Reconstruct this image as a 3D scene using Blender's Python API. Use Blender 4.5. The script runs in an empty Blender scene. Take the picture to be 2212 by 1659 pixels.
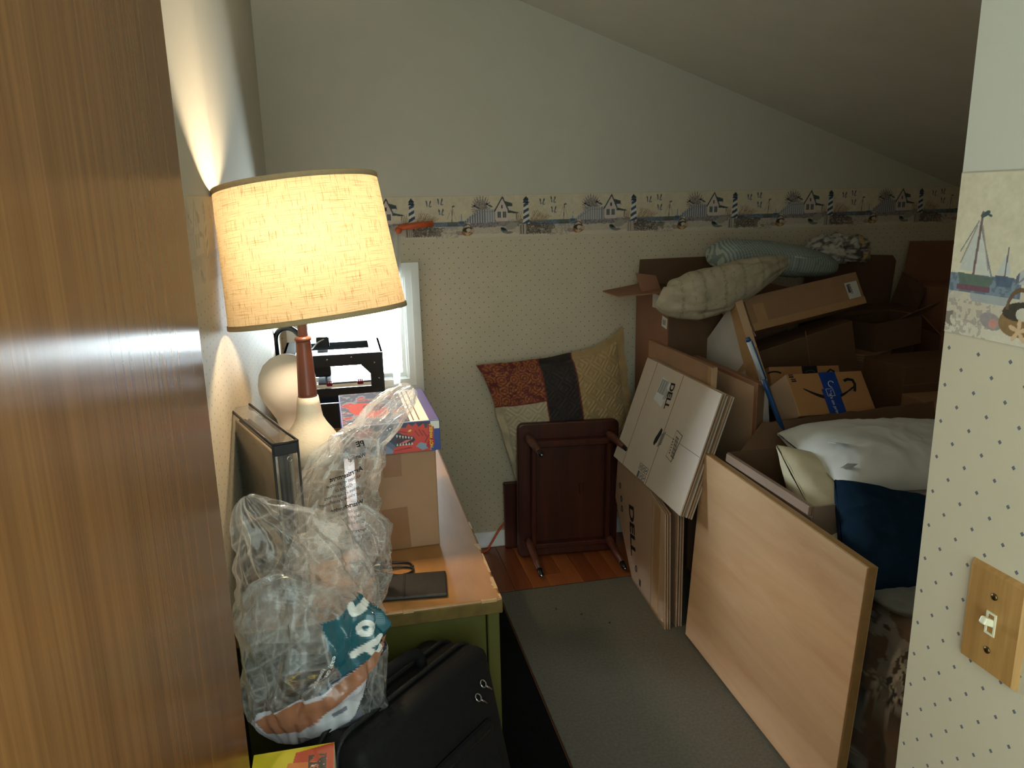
import bpy, bmesh, math, random
import numpy as np
from mathutils import Vector, Matrix, Euler, noise

random.seed(7)
scene = bpy.context.scene
COL = scene.collection
PI = math.pi


def S(r, g, b):
    """sRGB 0-255 to linear"""
    return tuple(((c / 255.0) / 12.92) if c <= 10 else (((c / 255.0 + 0.055) / 1.055) ** 2.4) for c in (r, g, b))


# ------------------------------------------------------------------ camera
cam_data = bpy.data.cameras.new('camera')
cam = bpy.data.objects.new('camera', cam_data)
COL.objects.link(cam)
cam_data.sensor_fit = 'HORIZONTAL'
cam_data.sensor_width = 36.0
cam_data.lens = 27.05
cam_data.clip_start = 0.02
R_ = [[0.9754, -0.0707, 0.2089], [-0.2194, -0.2237, 0.9496], [-0.0204, -0.9721, -0.2337]]
mx = Matrix(((R_[0][0], -R_[0][1], -R_[0][2], 0.0),
             (R_[1][0], -R_[1][1], -R_[1][2], 0.0),
             (R_[2][0], -R_[2][1], -R_[2][2], 1.5),
             (0, 0, 0, 1)))
cam.matrix_world = mx
scene.camera = cam

# ------------------------------------------------------------------ sky, lights, exposure
world = bpy.data.worlds.new('sky')
scene.world = world
world.use_nodes = True
wbg = world.node_tree.nodes['Background']
wbg.inputs['Color'].default_value = (0.78, 0.93, 1.0, 1)
wbg.inputs['Strength'].default_value = 78.0

hl = bpy.data.lights.new('hall_daylight', 'AREA')      # unseen area light added just behind the camera, standing in for hall daylight
hl.shape = 'RECTANGLE'
hl.size = 0.7
hl.size_y = 1.5
hl.energy = 15.0
hl.color = (0.80, 1.0, 0.93)
hlo = bpy.data.objects.new('hall_daylight', hl)
hlo.location = (0.14, -0.32, 1.42)
hlo.rotation_euler = (PI / 2, 0, 0)
COL.objects.link(hlo)

pl = bpy.data.lights.new('window_portal', 'AREA')     # guides sampling of the sky through the real window, gives no light itself
pl.shape = 'RECTANGLE'
pl.size = 0.42
pl.size_y = 0.43
pl.cycles.is_portal = True
plo = bpy.data.objects.new('window_portal', pl)
plo.location = (0.045, 3.19, 1.0)
plo.rotation_euler = (-PI / 2, 0, 0)
COL.objects.link(plo)

vs = scene.view_settings
scene.display_settings.display_device = 'sRGB'
vs.view_transform = 'Standard'
vs.look = 'None'
vs.exposure = 0.0
vs.gamma = 1.0
vs.use_curve_mapping = False
LAMP_WATTS = 46.0

scene.cycles.max_bounces = 10
scene.cycles.diffuse_bounces = 5
scene.cycles.glossy_bounces = 4
scene.cycles.transmission_bounces = 6
scene.cycles.transparent_max_bounces = 24
scene.cycles.sample_clamp_indirect = 4.0
scene.cycles.caustics_reflective = False
scene.cycles.caustics_refractive = False
scene.cycles.use_denoising = True

# ------------------------------------------------------------------ objects, groups and labels


def link(o, parent=None):
    COL.objects.link(o)
    if parent is not None:
        o.parent = parent
    return o


def tag(o, label=None, cat=None, group=None, kind=None):
    if label:
        o['label'] = label
    if cat:
        o['category'] = cat
    if group:
        o['group'] = group
    if kind:
        o['kind'] = kind
    return o


def thing(name, label, cat, loc=(0, 0, 0), rot=(0, 0, 0), group=None, M=None, kind=None):
    o = bpy.data.objects.new(name, None)
    o.empty_display_size = 0.05
    link(o)
    if M is not None:
        o.matrix_world = M
    else:
        o.location = loc
        o.rotation_euler = [math.radians(a) for a in rot]
    return tag(o, label, cat, group, kind)


def frame(o, u, w):
    x = Vector(u).normalized()
    z = Vector(w)
    z = (z - x * z.dot(x)).normalized()
    y = z.cross(x)
    m = Matrix((x, y, z)).transposed().to_4x4()
    m.translation = Vector(o)
    return m


def boxthing(name, label, cat, c, d, e, group=None):
    """root at the middle of the base of a box given by centre, size and rotation"""
    R = Euler([math.radians(a) for a in e]).to_matrix()
    base = Vector(c) - R @ Vector((0, 0, d[2] / 2))
    return thing(name, label, cat, base, e, group)


def obj(name, me, m, parent=None, smooth=False):
    if isinstance(me, bmesh.types.BMesh):
        b = me
        bmesh.ops.recalc_face_normals(b, faces=b.faces)
        me = bpy.data.meshes.new(name)
        b.to_mesh(me)
        b.free()
    me.name = name
    if m is not None:
        ms = m if isinstance(m, (list, tuple)) else [m]
        me.materials.clear()
        for k in ms:
            me.materials.append(k)
    if smooth:
        me.polygons.foreach_set('use_smooth', [True] * len(me.polygons))
    o = bpy.data.objects.new(name, me)
    return link(o, parent)


# ------------------------------------------------------------------ mesh builders
def BM():
    return bmesh.new()


def box(b, c, d, rot=None, bev=0.0, seg=1):
    r = bmesh.ops.create_cube(b, size=1.0)
    vs_ = r['verts']
    bmesh.ops.scale(b, vec=d, verts=vs_)
    if bev > 0:
        es = list({e for v in vs_ for e in v.link_edges})
        g = bmesh.ops.bevel(b, geom=es, offset=bev, segments=seg, affect='EDGES', profile=0.5)
        vs_ = list({v for f in g['faces'] for v in f.verts} | {v for v in vs_ if v.is_valid})
    if rot:
        bmesh.ops.rotate(b, cent=(0, 0, 0), matrix=Euler([math.radians(a) for a in rot]).to_matrix(), verts=vs_)
    bmesh.ops.translate(b, vec=c, verts=vs_)
    return vs_


def box2(b, x0, x1, y0, y1, z0, z1, bev=0.0, seg=1):
    return box(b, ((x0 + x1) / 2, (y0 + y1) / 2, (z0 + z1) / 2), (x1 - x0, y1 - y0, z1 - z0), None, bev, seg)


def onebox(name, c, d, m, parent=None, rot=None, bev=0.0, seg=1, smooth=False):
    b = BM()
    box(b, c, d, rot, bev, seg)
    return obj(name, b, m, parent, smooth)


def prism(b, pts, vec):
    """extrude a 3D polygon by a vector"""
    v0 = [b.verts.new(p) for p in pts]
    v1 = [b.verts.new(Vector(p) + Vector(vec)) for p in pts]
    b.faces.new(v0)
    b.faces.new(v1[::-1])
    n = len(pts)
    for i in range(n):
        b.faces.new((v0[i], v0[(i + 1) % n], v1[(i + 1) % n], v1[i]))
    return v0 + v1


def oneprism(name, pts, vec, m, parent=None):
    b = BM()
    prism(b, pts, vec)
    return obj(name, b, m, parent)


def catmull(pts, n=8):
    P = [Vector(p) for p in pts]
    out = []
    for i in range(len(P) - 1):
        p0 = P[max(i - 1, 0)]
        p1 = P[i]
        p2 = P[i + 1]
        p3 = P[min(i + 2, len(P) - 1)]
        for k in range(n):
            t = k / n
            out.append(0.5 * ((2 * p1) + (p2 - p0) * t + (2 * p0 - 5 * p1 + 4 * p2 - p3) * t * t + (3 * p1 - p0 - 3 * p2 + p3) * t ** 3))
    out.append(P[-1])
    return out


def tube(b, pts, r, n=8, caps=True):
    P = [Vector(p) for p in pts]
    rs = r if isinstance(r, (list, tuple)) else [r] * len(P)
    rings = []
    up = Vector((0.13, 0.31, 0.94))
    for i, p in enumerate(P):
        d = (P[min(i + 1, len(P) - 1)] - P[max(i - 1, 0)]).normalized()
        a = d.cross(up)
        if a.length < 1e-3:
            a = d.cross(Vector((1, 0, 0)))
        a.normalize()
        c = d.cross(a).normalized()
        up = c.cross(d) if False else up
        rings.append([b.verts.new(p + (a * math.cos(2 * PI * k / n) + c * math.sin(2 * PI * k / n)) * rs[i]) for k in range(n)])
    for i in range(len(rings) - 1):
        for k in range(n):
            b.faces.new((rings[i][k], rings[i][(k + 1) % n], rings[i + 1][(k + 1) % n], rings[i + 1][k]))
    if caps:
        b.faces.new(rings[0][::-1])
        b.faces.new(rings[-1])


def onetube(name, pts, r, m, parent=None, n=8):
    b = BM()
    tube(b, pts, r, n)
    return obj(name, b, m, parent, True)


def lathe(b, prof, n=40, cap0=True, cap1=True):
    rings = []
    for r, z in prof:
        rings.append([b.verts.new((r * math.cos(2 * PI * k / n), r * math.sin(2 * PI * k / n), z)) for k in range(n)])
    for i in range(len(rings) - 1):
        for k in range(n):
            b.faces.new((rings[i][k], rings[i][(k + 1) % n], rings[i + 1][(k + 1) % n], rings[i + 1][k]))
    if cap0:
        b.faces.new(rings[0][::-1])
    if cap1:
        b.faces.new(rings[-1])


def onelathe(name, prof, m, parent=None, n=40, cap0=True, cap1=True, smooth=True):
    b = BM()
    lathe(b, prof, n, cap0, cap1)
    return obj(name, b, m, parent, smooth)


def grid_mesh(name, X, Y, Z, C=None, closed_u=False):
    """mesh from 2D arrays of coordinates, optional linear colours"""
    nv, nu = X.shape
    co = np.stack([X, Y, Z], -1).reshape(-1, 3).astype(np.float32)
    idx = np.arange(nv * nu).reshape(nv, nu)
    if closed_u:
        nx = np.roll(idx, -1, 1)
        q = np.stack([idx[:-1], nx[:-1], nx[1:], idx[1:]], -1).reshape(-1, 4)
    else:
        q = np.stack([idx[:-1, :-1], idx[:-1, 1:], idx[1:, 1:], idx[1:, :-1]], -1).reshape(-1, 4)
    me = bpy.data.meshes.new(name)
    me.vertices.add(len(co))
    me.vertices.foreach_set('co', co.ravel())
    me.loops.add(q.size)
    me.loops.foreach_set('vertex_index', q.ravel().astype(np.int32))
    me.polygons.add(len(q))
    me.polygons.foreach_set('loop_start', np.arange(0, q.size, 4, dtype=np.int32))
    me.update(calc_edges=True)
    if C is not None:
        a = me.color_attributes.new('Col', 'FLOAT_COLOR', 'POINT')
        c4 = np.ones((len(co), 4), np.float32)
        c4[:, :3] = C.reshape(-1, 3)
        a.data.foreach_set('color', c4.ravel())
    me.validate()
    return me


def lin(C):
    C = np.clip(np.asarray(C, float) / 255.0, 0, 1)
    return np.where(C <= 0.04045, C / 12.92, ((C + 0.055) / 1.055) ** 2.4)


# ------------------------------------------------------------------ numpy painter for flat print
def vnoise(x, y, seed=0):
    xi = np.floor(x).astype(np.int64)
    yi = np.floor(y).astype(np.int64)
    xf = x - xi
    yf = y - yi
    xf = xf * xf * (3 - 2 * xf)
    yf = yf * yf * (3 - 2 * yf)

    def h(a, b_):
        n = (a * 374761393 + b_ * 668265263 + seed * 982451653) & 0x7fffffff
        n = ((n ^ (n >> 13)) * 1274126177) & 0x7fffffff
        return ((n ^ (n >> 16)) & 0xffff) / 65535.0
    return (h(xi, yi) * (1 - xf) + h(xi + 1, yi) * xf) * (1 - yf) + (h(xi, yi + 1) * (1 - xf) + h(xi + 1, yi + 1) * xf) * yf


def fbm(x, y, seed=0, o=4):
    s = 0
    a = 0.5
    for i in range(o):
        s = s + a * vnoise(x * 2 ** i, y * 2 ** i, seed + i)
        a *= 0.5
    return s


def inpoly(U, V, pts):
    m = np.zeros(U.shape, bool)
    n = len(pts)
    j = n - 1
    for i in range(n):
        xi, yi = pts[i]
        xj, yj = pts[j]
        if yi != yj:
            m ^= ((yi > V) != (yj > V)) & (U < (xj - xi) * (V - yi) / (yj - yi) + xi)
        j = i
    return m


def put(C, mask, col, a=1.0):
    if np.isscalar(a):
        C[mask] = C[mask] * (1 - a) + np.array(col) * a
    else:
        aa = a[mask][:, None]
        C[mask] = C[mask] * (1 - aa) + np.array(col) * aa


def seg(U, V, p, q, w):
    px, py = p
    dx, dy = q[0] - px, q[1] - py
    t = np.clip(((U - px) * dx + (V - py) * dy) / (dx * dx + dy * dy + 1e-12), 0, 1)
    return np.hypot(U - px - t * dx, V - py - t * dy) < w


def ell(U, V, c, a, b_, rot=0):
    cs, sn = math.cos(rot), math.sin(rot)
    x = (U - c[0]) * cs + (V - c[1]) * sn
    y = -(U - c[0]) * sn + (V - c[1]) * cs
    return (x / a) ** 2 + (y / b_) ** 2 < 1


def print_panel(name, w, h, res, paint, m, parent, M=None, cx=0.0):
    """flat printed sheet in the local XZ plane, facing -Y; paint(U, V) gives sRGB from coordinates in metres"""
    nu = max(2, int(w / res) + 1)
    nv = max(2, int(h / res) + 1)
    U, V = np.meshgrid(np.linspace(0, w, nu), np.linspace(0, h, nv))
    C = lin(paint(U, V))
    me = grid_mesh(name, U + cx, np.zeros_like(U), V, C)
    o = obj(name, me, m, parent)
    if M is not None:
        o.matrix_local = M
    return o


def place(loc, rot=(0, 0, 0)):
    m = Euler([math.radians(a) for a in rot]).to_matrix().to_4x4()
    m.translation = Vector(loc)
    return m


def text(name, body, size, m, parent, M, bold=0.0, shear=0.0, sx=1.0, align='CENTER', spacing=1.0):
    """lettering as a thin mesh; M places it (letters read along local x, up local z, facing -y)"""
    cu = bpy.data.curves.new('txt', 'FONT')
    cu.body = body
    cu.size = size
    cu.align_x = align
    cu.align_y = 'CENTER'
    cu.offset = bold * size
    cu.shear = shear
    cu.space_character = spacing
    cu.extrude = 0.0
    t = bpy.data.objects.new('txt', cu)
    COL.objects.link(t)
    dg = bpy.context.evaluated_depsgraph_get()
    me = bpy.data.meshes.new_from_object(t.evaluated_get(dg))
    bpy.data.objects.remove(t)
    bpy.data.curves.remove(cu)
    me.transform(Matrix.Diagonal((sx, 1, 1, 1)))
    me.transform(Euler((PI / 2, 0, 0)).to_matrix().to_4x4())
    o = obj(name, me, m, parent)
    o.matrix_local = M
    return o


# ------------------------------------------------------------------ materials
def nodes(name):
    m = bpy.data.materials.new(name)
    m.use_nodes = True
    nt = m.node_tree
    return m, nt, nt.nodes['Principled BSDF']


def texco(nt, scale=(1, 1, 1), kind='Object'):
    tc = nt.nodes.new('ShaderNodeTexCoord')
    mp = nt.nodes.new('ShaderNodeMapping')
    mp.inputs['Scale'].default_value = scale
    nt.links.new(tc.outputs[kind], mp.inputs['Vector'])
    return mp.outputs['Vector']


def ramp(nt, fac, stops):
    r = nt.nodes.new('ShaderNodeValToRGB')
    el = r.color_ramp.elements
    while len(el) < len(stops):
        el.new(0.5)
    for e, (p, c) in zip(el, stops):
        e.position = p
        e.color = (*c, 1)
    nt.links.new(fac, r.inputs['Fac'])
    return r.outputs['Color']


def nz(nt, vec, scale, detail=3, rough=0.5, dist=0.0):
    n = nt.nodes.new('ShaderNodeTexNoise')
    n.inputs['Scale'].default_value = scale
    n.inputs['Detail'].default_value = detail
    n.inputs['Roughness'].default_value = rough
    n.inputs['Distortion'].default_value = dist
    nt.links.new(vec, n.inputs['Vector'])
    return n.outputs['Fac']


def bump(nt, bs, h, strength=0.3, dist=0.002):
    bp = nt.nodes.new('ShaderNodeBump')
    bp.inputs['Strength'].default_value = strength
    bp.inputs['Distance'].default_value = dist
    nt.links.new(h, bp.inputs['Height'])
    nt.links.new(bp.outputs['Normal'], bs.inputs['Normal'])


def mat(name, col, rough=0.6, var=0.1, scale=12.0, stretch=(1, 1, 1), bmp=0.0, bscale=150.0, bdist=0.002, metal=0.0, spec=0.3, coat=0.0, bstretch=None):
    m, nt, bs = nodes(name)
    bs.inputs['Roughness'].default_value = rough
    bs.inputs['Metallic'].default_value = metal
    bs.inputs['Specular IOR Level'].default_value = spec
    bs.inputs['Coat Weight'].default_value = coat
    v = texco(nt, stretch)
    f = nz(nt, v, scale, 4)
    c0 = tuple(x * (1 - var) for x in col)
    c1 = tuple(min(1, x * (1 + var)) for x in col)
    nt.links.new(ramp(nt, f, [(0.3, c0), (0.7, c1)]), bs.inputs['Base Color'])
    if bmp > 0:
        v2 = texco(nt, bstretch or stretch)
        bump(nt, bs, nz(nt, v2, bscale, 3), bmp, bdist)
    return m


def math_(nt, op, a, b_=None):
    n = nt.nodes.new('ShaderNodeMath')
    n.operation = op
    for i, x in enumerate((a, b_)):
        if x is None:
            continue
        if isinstance(x, (int, float)):
            n.inputs[i].default_value = x
        else:
            nt.links.new(x, n.inputs[i])
    return n.outputs[0]


def mixc(nt, fac, a, b_):
    n = nt.nodes.new('ShaderNodeMix')
    n.data_type = 'RGBA'
    if isinstance(fac, (int, float)):
        n.inputs[0].default_value = fac
    else:
        nt.links.new(fac, n.inputs[0])
    for i, x in ((6, a), (7, b_)):
        if isinstance(x, tuple):
            n.inputs[i].default_value = (*x, 1)
        else:
            nt.links.new(x, n.inputs[i])
    return n.outputs[2]


def mat_print(name, rough=0.6, spec=0.25, bmp=0.0, bscale=300.0, sheen=0.0, coat=0.0):
    m, nt, bs = nodes(name)
    bs.inputs['Roughness'].default_value = rough
    bs.inputs['Specular IOR Level'].default_value = spec
    bs.inputs['Sheen Weight'].default_value = sheen
    bs.inputs['Coat Weight'].default_value = coat
    a = nt.nodes.new('ShaderNodeVertexColor')
    a.layer_name = 'Col'
    nt.links.new(a.outputs['Color'], bs.inputs['Base Color'])
    if bmp > 0:
        bump(nt, bs, nz(nt, texco(nt), bscale, 3), bmp)
    return m


def mat_wallpaper(name, axis, base, paint, dot, zsplit, pitch=0.0395):
    """dotted wallpaper below zsplit, plain paint above; axis 0 = runs along X, 1 = along Y"""
    m, nt, bs = nodes(name)
    bs.inputs['Roughness'].default_value = 0.75
    bs.inputs['Specular IOR Level'].default_value = 0.15
    tc = nt.nodes.new('ShaderNodeTexCoord')
    sp = nt.nodes.new('ShaderNodeSeparateXYZ')
    nt.links.new(tc.outputs['Object'], sp.inputs[0])
    h = sp.outputs[axis]
    z = sp.outputs[2]

    def cell(off):
        u = math_(nt, 'SUBTRACT', math_(nt, 'FRACT', math_(nt, 'ADD', math_(nt, 'DIVIDE', h, pitch), 100.0 + off)), 0.5)
        v = math_(nt, 'SUBTRACT', math_(nt, 'FRACT', math_(nt, 'ADD', math_(nt, 'DIVIDE', z, pitch * 1.04), off)), 0.5)
        return math_(nt, 'ADD', math_(nt, 'ABSOLUTE', u), math_(nt, 'ABSOLUTE', v))
    d = math_(nt, 'MINIMUM', cell(0.0), cell(0.5))
    isdot = math_(nt, 'MULTIPLY', math_(nt, 'LESS_THAN', d, 0.064), math_(nt, 'LESS_THAN', z, zsplit))
    v = texco(nt)
    n1 = nz(nt, v, 9.0, 4)
    b0 = ramp(nt, n1, [(0.3, tuple(c * 0.95 for c in base)), (0.7, base)])
    p0 = ramp(nt, n1, [(0.3, tuple(c * 0.97 for c in paint)), (0.7, paint)])
    c = mixc(nt, math_(nt, 'GREATER_THAN', z, zsplit), b0, p0)
    c = mixc(nt, isdot, c, dot)
    nt.links.new(c, bs.inputs['Base Color'])
    bump(nt, bs, nz(nt, v, 260.0, 2), 0.12, 0.001)
    return m


def mat_wood(name, c0, c1, axis='z', scale=26.0, rough=0.4, spec=0.4, bmp=0.15, stretch=0.05, coat=0.0, bscale=90.0):
    m, nt, bs = nodes(name)
    s = {'x': (stretch, 1, 1), 'y': (1, stretch, 1), 'z': (1, 1, stretch)}[axis]
    v = texco(nt, s)
    f = nz(nt, v, scale, 6, 0.62, 0.6)
    nt.links.new(ramp(nt, f, [(0.28, c0), (0.72, c1)]), bs.inputs['Base Color'])
    bs.inputs['Roughness'].default_value = rough
    bs.inputs['Specular IOR Level'].default_value = spec
    bs.inputs['Coat Weight'].default_value = coat
    bs.inputs['Coat Roughness'].default_value = 0.2
    bump(nt, bs, nz(nt, v, bscale, 3), bmp, 0.001)
    return m


def mat_film(name, haze=0.12, tint=(0.97, 0.97, 0.97), ior=1.45, rough=0.06, bmp=0.5, bscale=40.0, gain=1.0):
    """thin clear plastic: mostly see-through, glossy at an angle, a little milky"""
    m, nt, bs = nodes(name)
    nt.nodes.remove(bs)
    out = nt.nodes['Material Output']
    v = texco(nt)
    hgt = nt.nodes.new('ShaderNodeTexNoise')
    hgt.noise_type = 'RIDGED_MULTIFRACTAL'
    hgt.inputs['Scale'].default_value = bscale
    hgt.inputs['Detail'].default_value = 4
    nt.links.new(v, hgt.inputs['Vector'])
    bp = nt.nodes.new('ShaderNodeBump')
    bp.inputs['Strength'].default_value = bmp
    bp.inputs['Distance'].default_value = 0.004
    nt.links.new(hgt.outputs['Fac'], bp.inputs['Height'])
    tr = nt.nodes.new('ShaderNodeBsdfTransparent')
    tr.inputs['Color'].default_value = (*tint, 1)
    gl = nt.nodes.new('ShaderNodeBsdfAnisotropic')
    gl.inputs['Roughness'].default_value = rough
    gl.inputs['Color'].default_value = (1, 1, 1, 1)
    nt.links.new(bp.outputs['Normal'], gl.inputs['Normal'])
    fr = nt.nodes.new('ShaderNodeFresnel')
    fr.inputs['IOR'].default_value = ior
    nt.links.new(bp.outputs['Normal'], fr.inputs['Normal'])
    fac = math_(nt, 'MINIMUM', math_(nt, 'MULTIPLY', fr.outputs[0], 1.0 * gain), 0.5)
    m1 = nt.nodes.new('ShaderNodeMixShader')
    nt.links.new(fac, m1.inputs[0])
    nt.links.new(tr.outputs[0], m1.inputs[1])
    nt.links.new(gl.outputs[0], m1.inputs[2])
    df = nt.nodes.new('ShaderNodeBsdfDiffuse')
    df.inputs['Color'].default_value = (0.9, 0.9, 0.9, 1)
    tl = nt.nodes.new('ShaderNodeBsdfTranslucent')
    tl.inputs['Color'].default_value = (0.9, 0.9, 0.9, 1)
    m2 = nt.nodes.new('ShaderNodeMixShader')
    m2.inputs[0].default_value = 0.5
    nt.links.new(df.outputs[0], m2.inputs[1])
    nt.links.new(tl.outputs[0], m2.inputs[2])
    m3 = nt.nodes.new('ShaderNodeMixShader')
    hz = nz(nt, v, 14.0, 5)
    fa = nt.nodes.new('ShaderNodeAttribute')      # folds turn whitish, also standing in for thin streak highlights
    fa.attribute_name = 'Fold'
    nt.links.new(math_(nt, 'ADD', math_(nt, 'MULTIPLY', hz, haze * 1.3), math_(nt, 'MULTIPLY', fa.outputs['Fac'], haze * 5.0)), m3.inputs[0])
    nt.links.new(m1.outputs[0], m3.inputs[1])
    nt.links.new(m2.outputs[0], m3.inputs[2])
    nt.links.new(m3.outputs[0], out.inputs['Surface'])
    return m


MT = {}
MT['print'] = mat_print('printed_paper', 0.7, 0.15)
MT['gloss_print'] = mat_print('glossy_print', 0.3, 0.45)
MT['ink'] = mat('black_ink', S(26, 26, 28), 0.6, 0.1)
MT['grey_ink'] = mat('grey_ink', S(90, 90, 92), 0.6, 0.1)
MT['white_ink'] = mat('white_ink', S(225, 228, 230), 0.6, 0.05)
MT['paper'] = mat('white_label_paper', S(215, 215, 212), 0.6, 0.04)


def cardboard(name, c, var=0.09, rough=0.6, spec=0.3):
    return mat(name, c, rough, var, 7.0, (1, 1, 1), 0.2, 60.0, 0.001, 0, spec, bstretch=(1, 1, 0.08))


MT['card'] = cardboard('brown_cardboard', S(160, 124, 94))
MT['card_pale'] = cardboard('pale_cardboard', S(196, 162, 130))
MT['card_red'] = cardboard('reddish_cardboard', S(140, 99, 76))
MT['card_dark'] = cardboard('dark_cardboard', S(102, 76, 56))
MT['card_white'] = cardboard('whitish_cardboard', S(196, 188, 180))
MT['card_edge'] = cardboard('cardboard_edge', S(128, 92, 62))
MT['tape'] = mat('brown_packing_tape', S(178, 140, 100), 0.3, 0.05, 30, spec=0.45)
MT['tape_dark'] = mat('dark_packing_tape', S(140, 98, 64), 0.3, 0.05, 30, spec=0.45)
MT['white_trim'] = mat('white_painted_wood', S(226, 226, 220), 0.4, 0.03, 10, spec=0.4)
MT['black_metal'] = mat('black_powder_coat', S(26, 28, 31), 0.4, 0.15, 40, spec=0.5)
MT['black_plastic'] = mat('black_plastic', S(24, 24, 26), 0.35, 0.1, 40, spec=0.5)
MT['steel'] = mat('polished_steel', S(190, 190, 190), 0.25, 0.05, 30, metal=1.0)
# ================================================================== THE ROOM
XL, YB, XR = -0.24, 3.109, 3.3          # left wall, back wall, low knee wall
XE, YE = 0.634, 0.70                    # entry wall beside the photographer and where it ends
ZB0, ZB1 = 1.352, 1.517                 # wallpaper border, bottom and top


def zc(x):
    return 2.498 - 0.3525 * x           # sloping ceiling


CREAM = S(203, 191, 168)
PAINT = S(196, 193, 180)
DOTC = S(104, 104, 110)
MT['paper_x'] = mat_wallpaper('dotted_wallpaper_x', 0, CREAM, PAINT, DOTC, ZB0)
MT['paper_y'] = mat_wallpaper('dotted_wallpaper_y', 1, CREAM, PAINT, DOTC, ZB0)
MT['ceil'] = mat('ceiling_paint', S(206, 204, 194), 0.8, 0.03, 6, bmp=0.1, bscale=200, spec=0.1)


def struct(name, b, m, label, cat, parent=None):
    o = obj(name, b, m, parent)
    return tag(o, label, cat, kind='structure')


# floor base
b = BM()
box2(b, XL - 0.1, XR + 0.1, -1.7, YB + 0.1, -0.12, -0.012)
MT['floor_base'] = mat_wood('floor_underside', S(120, 66, 36), S(150, 86, 48), 'y', 22, 0.35, 0.4)
floor = struct('floor', b, MT['floor_base'], 'reddish brown wooden plank floor', 'floor')
MT['plank'] = []
for k, (c0, c1) in enumerate(((S(128, 66, 34), S(164, 92, 50)), (S(112, 56, 30), S(150, 80, 44)), (S(142, 78, 42), S(176, 104, 58)))):
    MT['plank'].append(mat_wood('floor_plank_%d' % k, c0, c1, 'y', 30, 0.3, 0.45, 0.08, coat=0.25))
PW = 0.071
plank_me = {}
for i in range(21):
    x = 0.20 + i * PW
    y = 1.9 + random.uniform(-0.5, 0)
    while y < YB - 0.02:
        L = random.choice((0.55, 0.75, 0.95))
        L2 = min(L, YB - 0.004 - y)
        if y + L2 > 2.2 and L2 > 0.03:
            key = (round(L2, 3), random.randrange(3))
            b = BM()
            box(b, (0, 0, 0), (PW - 0.0012, L2 - 0.0012, 0.012), None, 0.0008)
            p = obj('plank', b, MT['plank'][key[1]], floor)
            p.location = (x, y + L2 / 2, -0.006)
        y += L

# back wall with the window opening
WX0, WX1, WZ0, WZ1 = -0.165, 0.255, 0.785, 1.215
b = BM()
box2(b, XL - 0.1, WX0, YB, YB + 0.1, 0, 2.75)
box2(b, WX1, XR + 0.1, YB, YB + 0.1, 0, 2.75)
box2(b, WX0, WX1, YB, YB + 0.1, 0, WZ0)
box2(b, WX0, WX1, YB, YB + 0.1, WZ1, 2.75)
wall_back = struct('wall_back', b, MT['paper_x'], 'cream back wall with dotted wallpaper below a seaside border', 'wall')
b = BM()
box2(b, XL - 0.1, XL, -1.7, YB, 0, 2.75)
wall_left = struct('wall_left', b, MT['paper_y'], 'cream left wall behind the table lamp', 'wall')
b = BM()
box2(b, XE, XE + 0.1, -1.7, YE, 0, 2.75)
wall_right = struct('wall_right', b, MT['paper_y'], 'near right wall with dotted wallpaper and the light switch', 'wall')
b = BM()
box2(b, XE + 0.1, XR + 0.1, YE - 0.1, YE, 0, 2.75)
struct('wall_front', b, MT['paper_x'], 'wall turning away behind the near right corner', 'wall')
b = BM()
box2(b, XR, XR + 0.1, YE, YB, 0, 1.6)
struct('wall_knee', b, MT['paper_y'], 'low wall under the sloping ceiling', 'wall')
b = BM()
box2(b, XL, XE, -1.8, -1.7, 0, 2.75)
struct('wall_hall', b, MT['paper_x'], 'hall wall behind the photographer', 'wall')
b = BM()
xa, xb = XL - 0.1, XR + 0.1
prism(b, [(xa, -1.8, zc(xa)), (xb, -1.8, zc(xb)), (xb, -1.8, zc(xb) + 0.1), (xa, -1.8, zc(xa) + 0.1)], (0, YB + 1.9, 0))
struct('ceiling', b, MT['ceil'], 'ceiling sloping down to the right', 'ceiling')
b = BM()
box2(b, 0.28, XR, YB - 0.012, YB, 0, 0.075, 0.003)
struct('baseboard_back', b, MT['white_trim'], 'white baseboard along the back wall', 'baseboard')

# ------------------------------------------------------------------ seaside wallpaper border (flat print)
PER = 0.463


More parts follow.
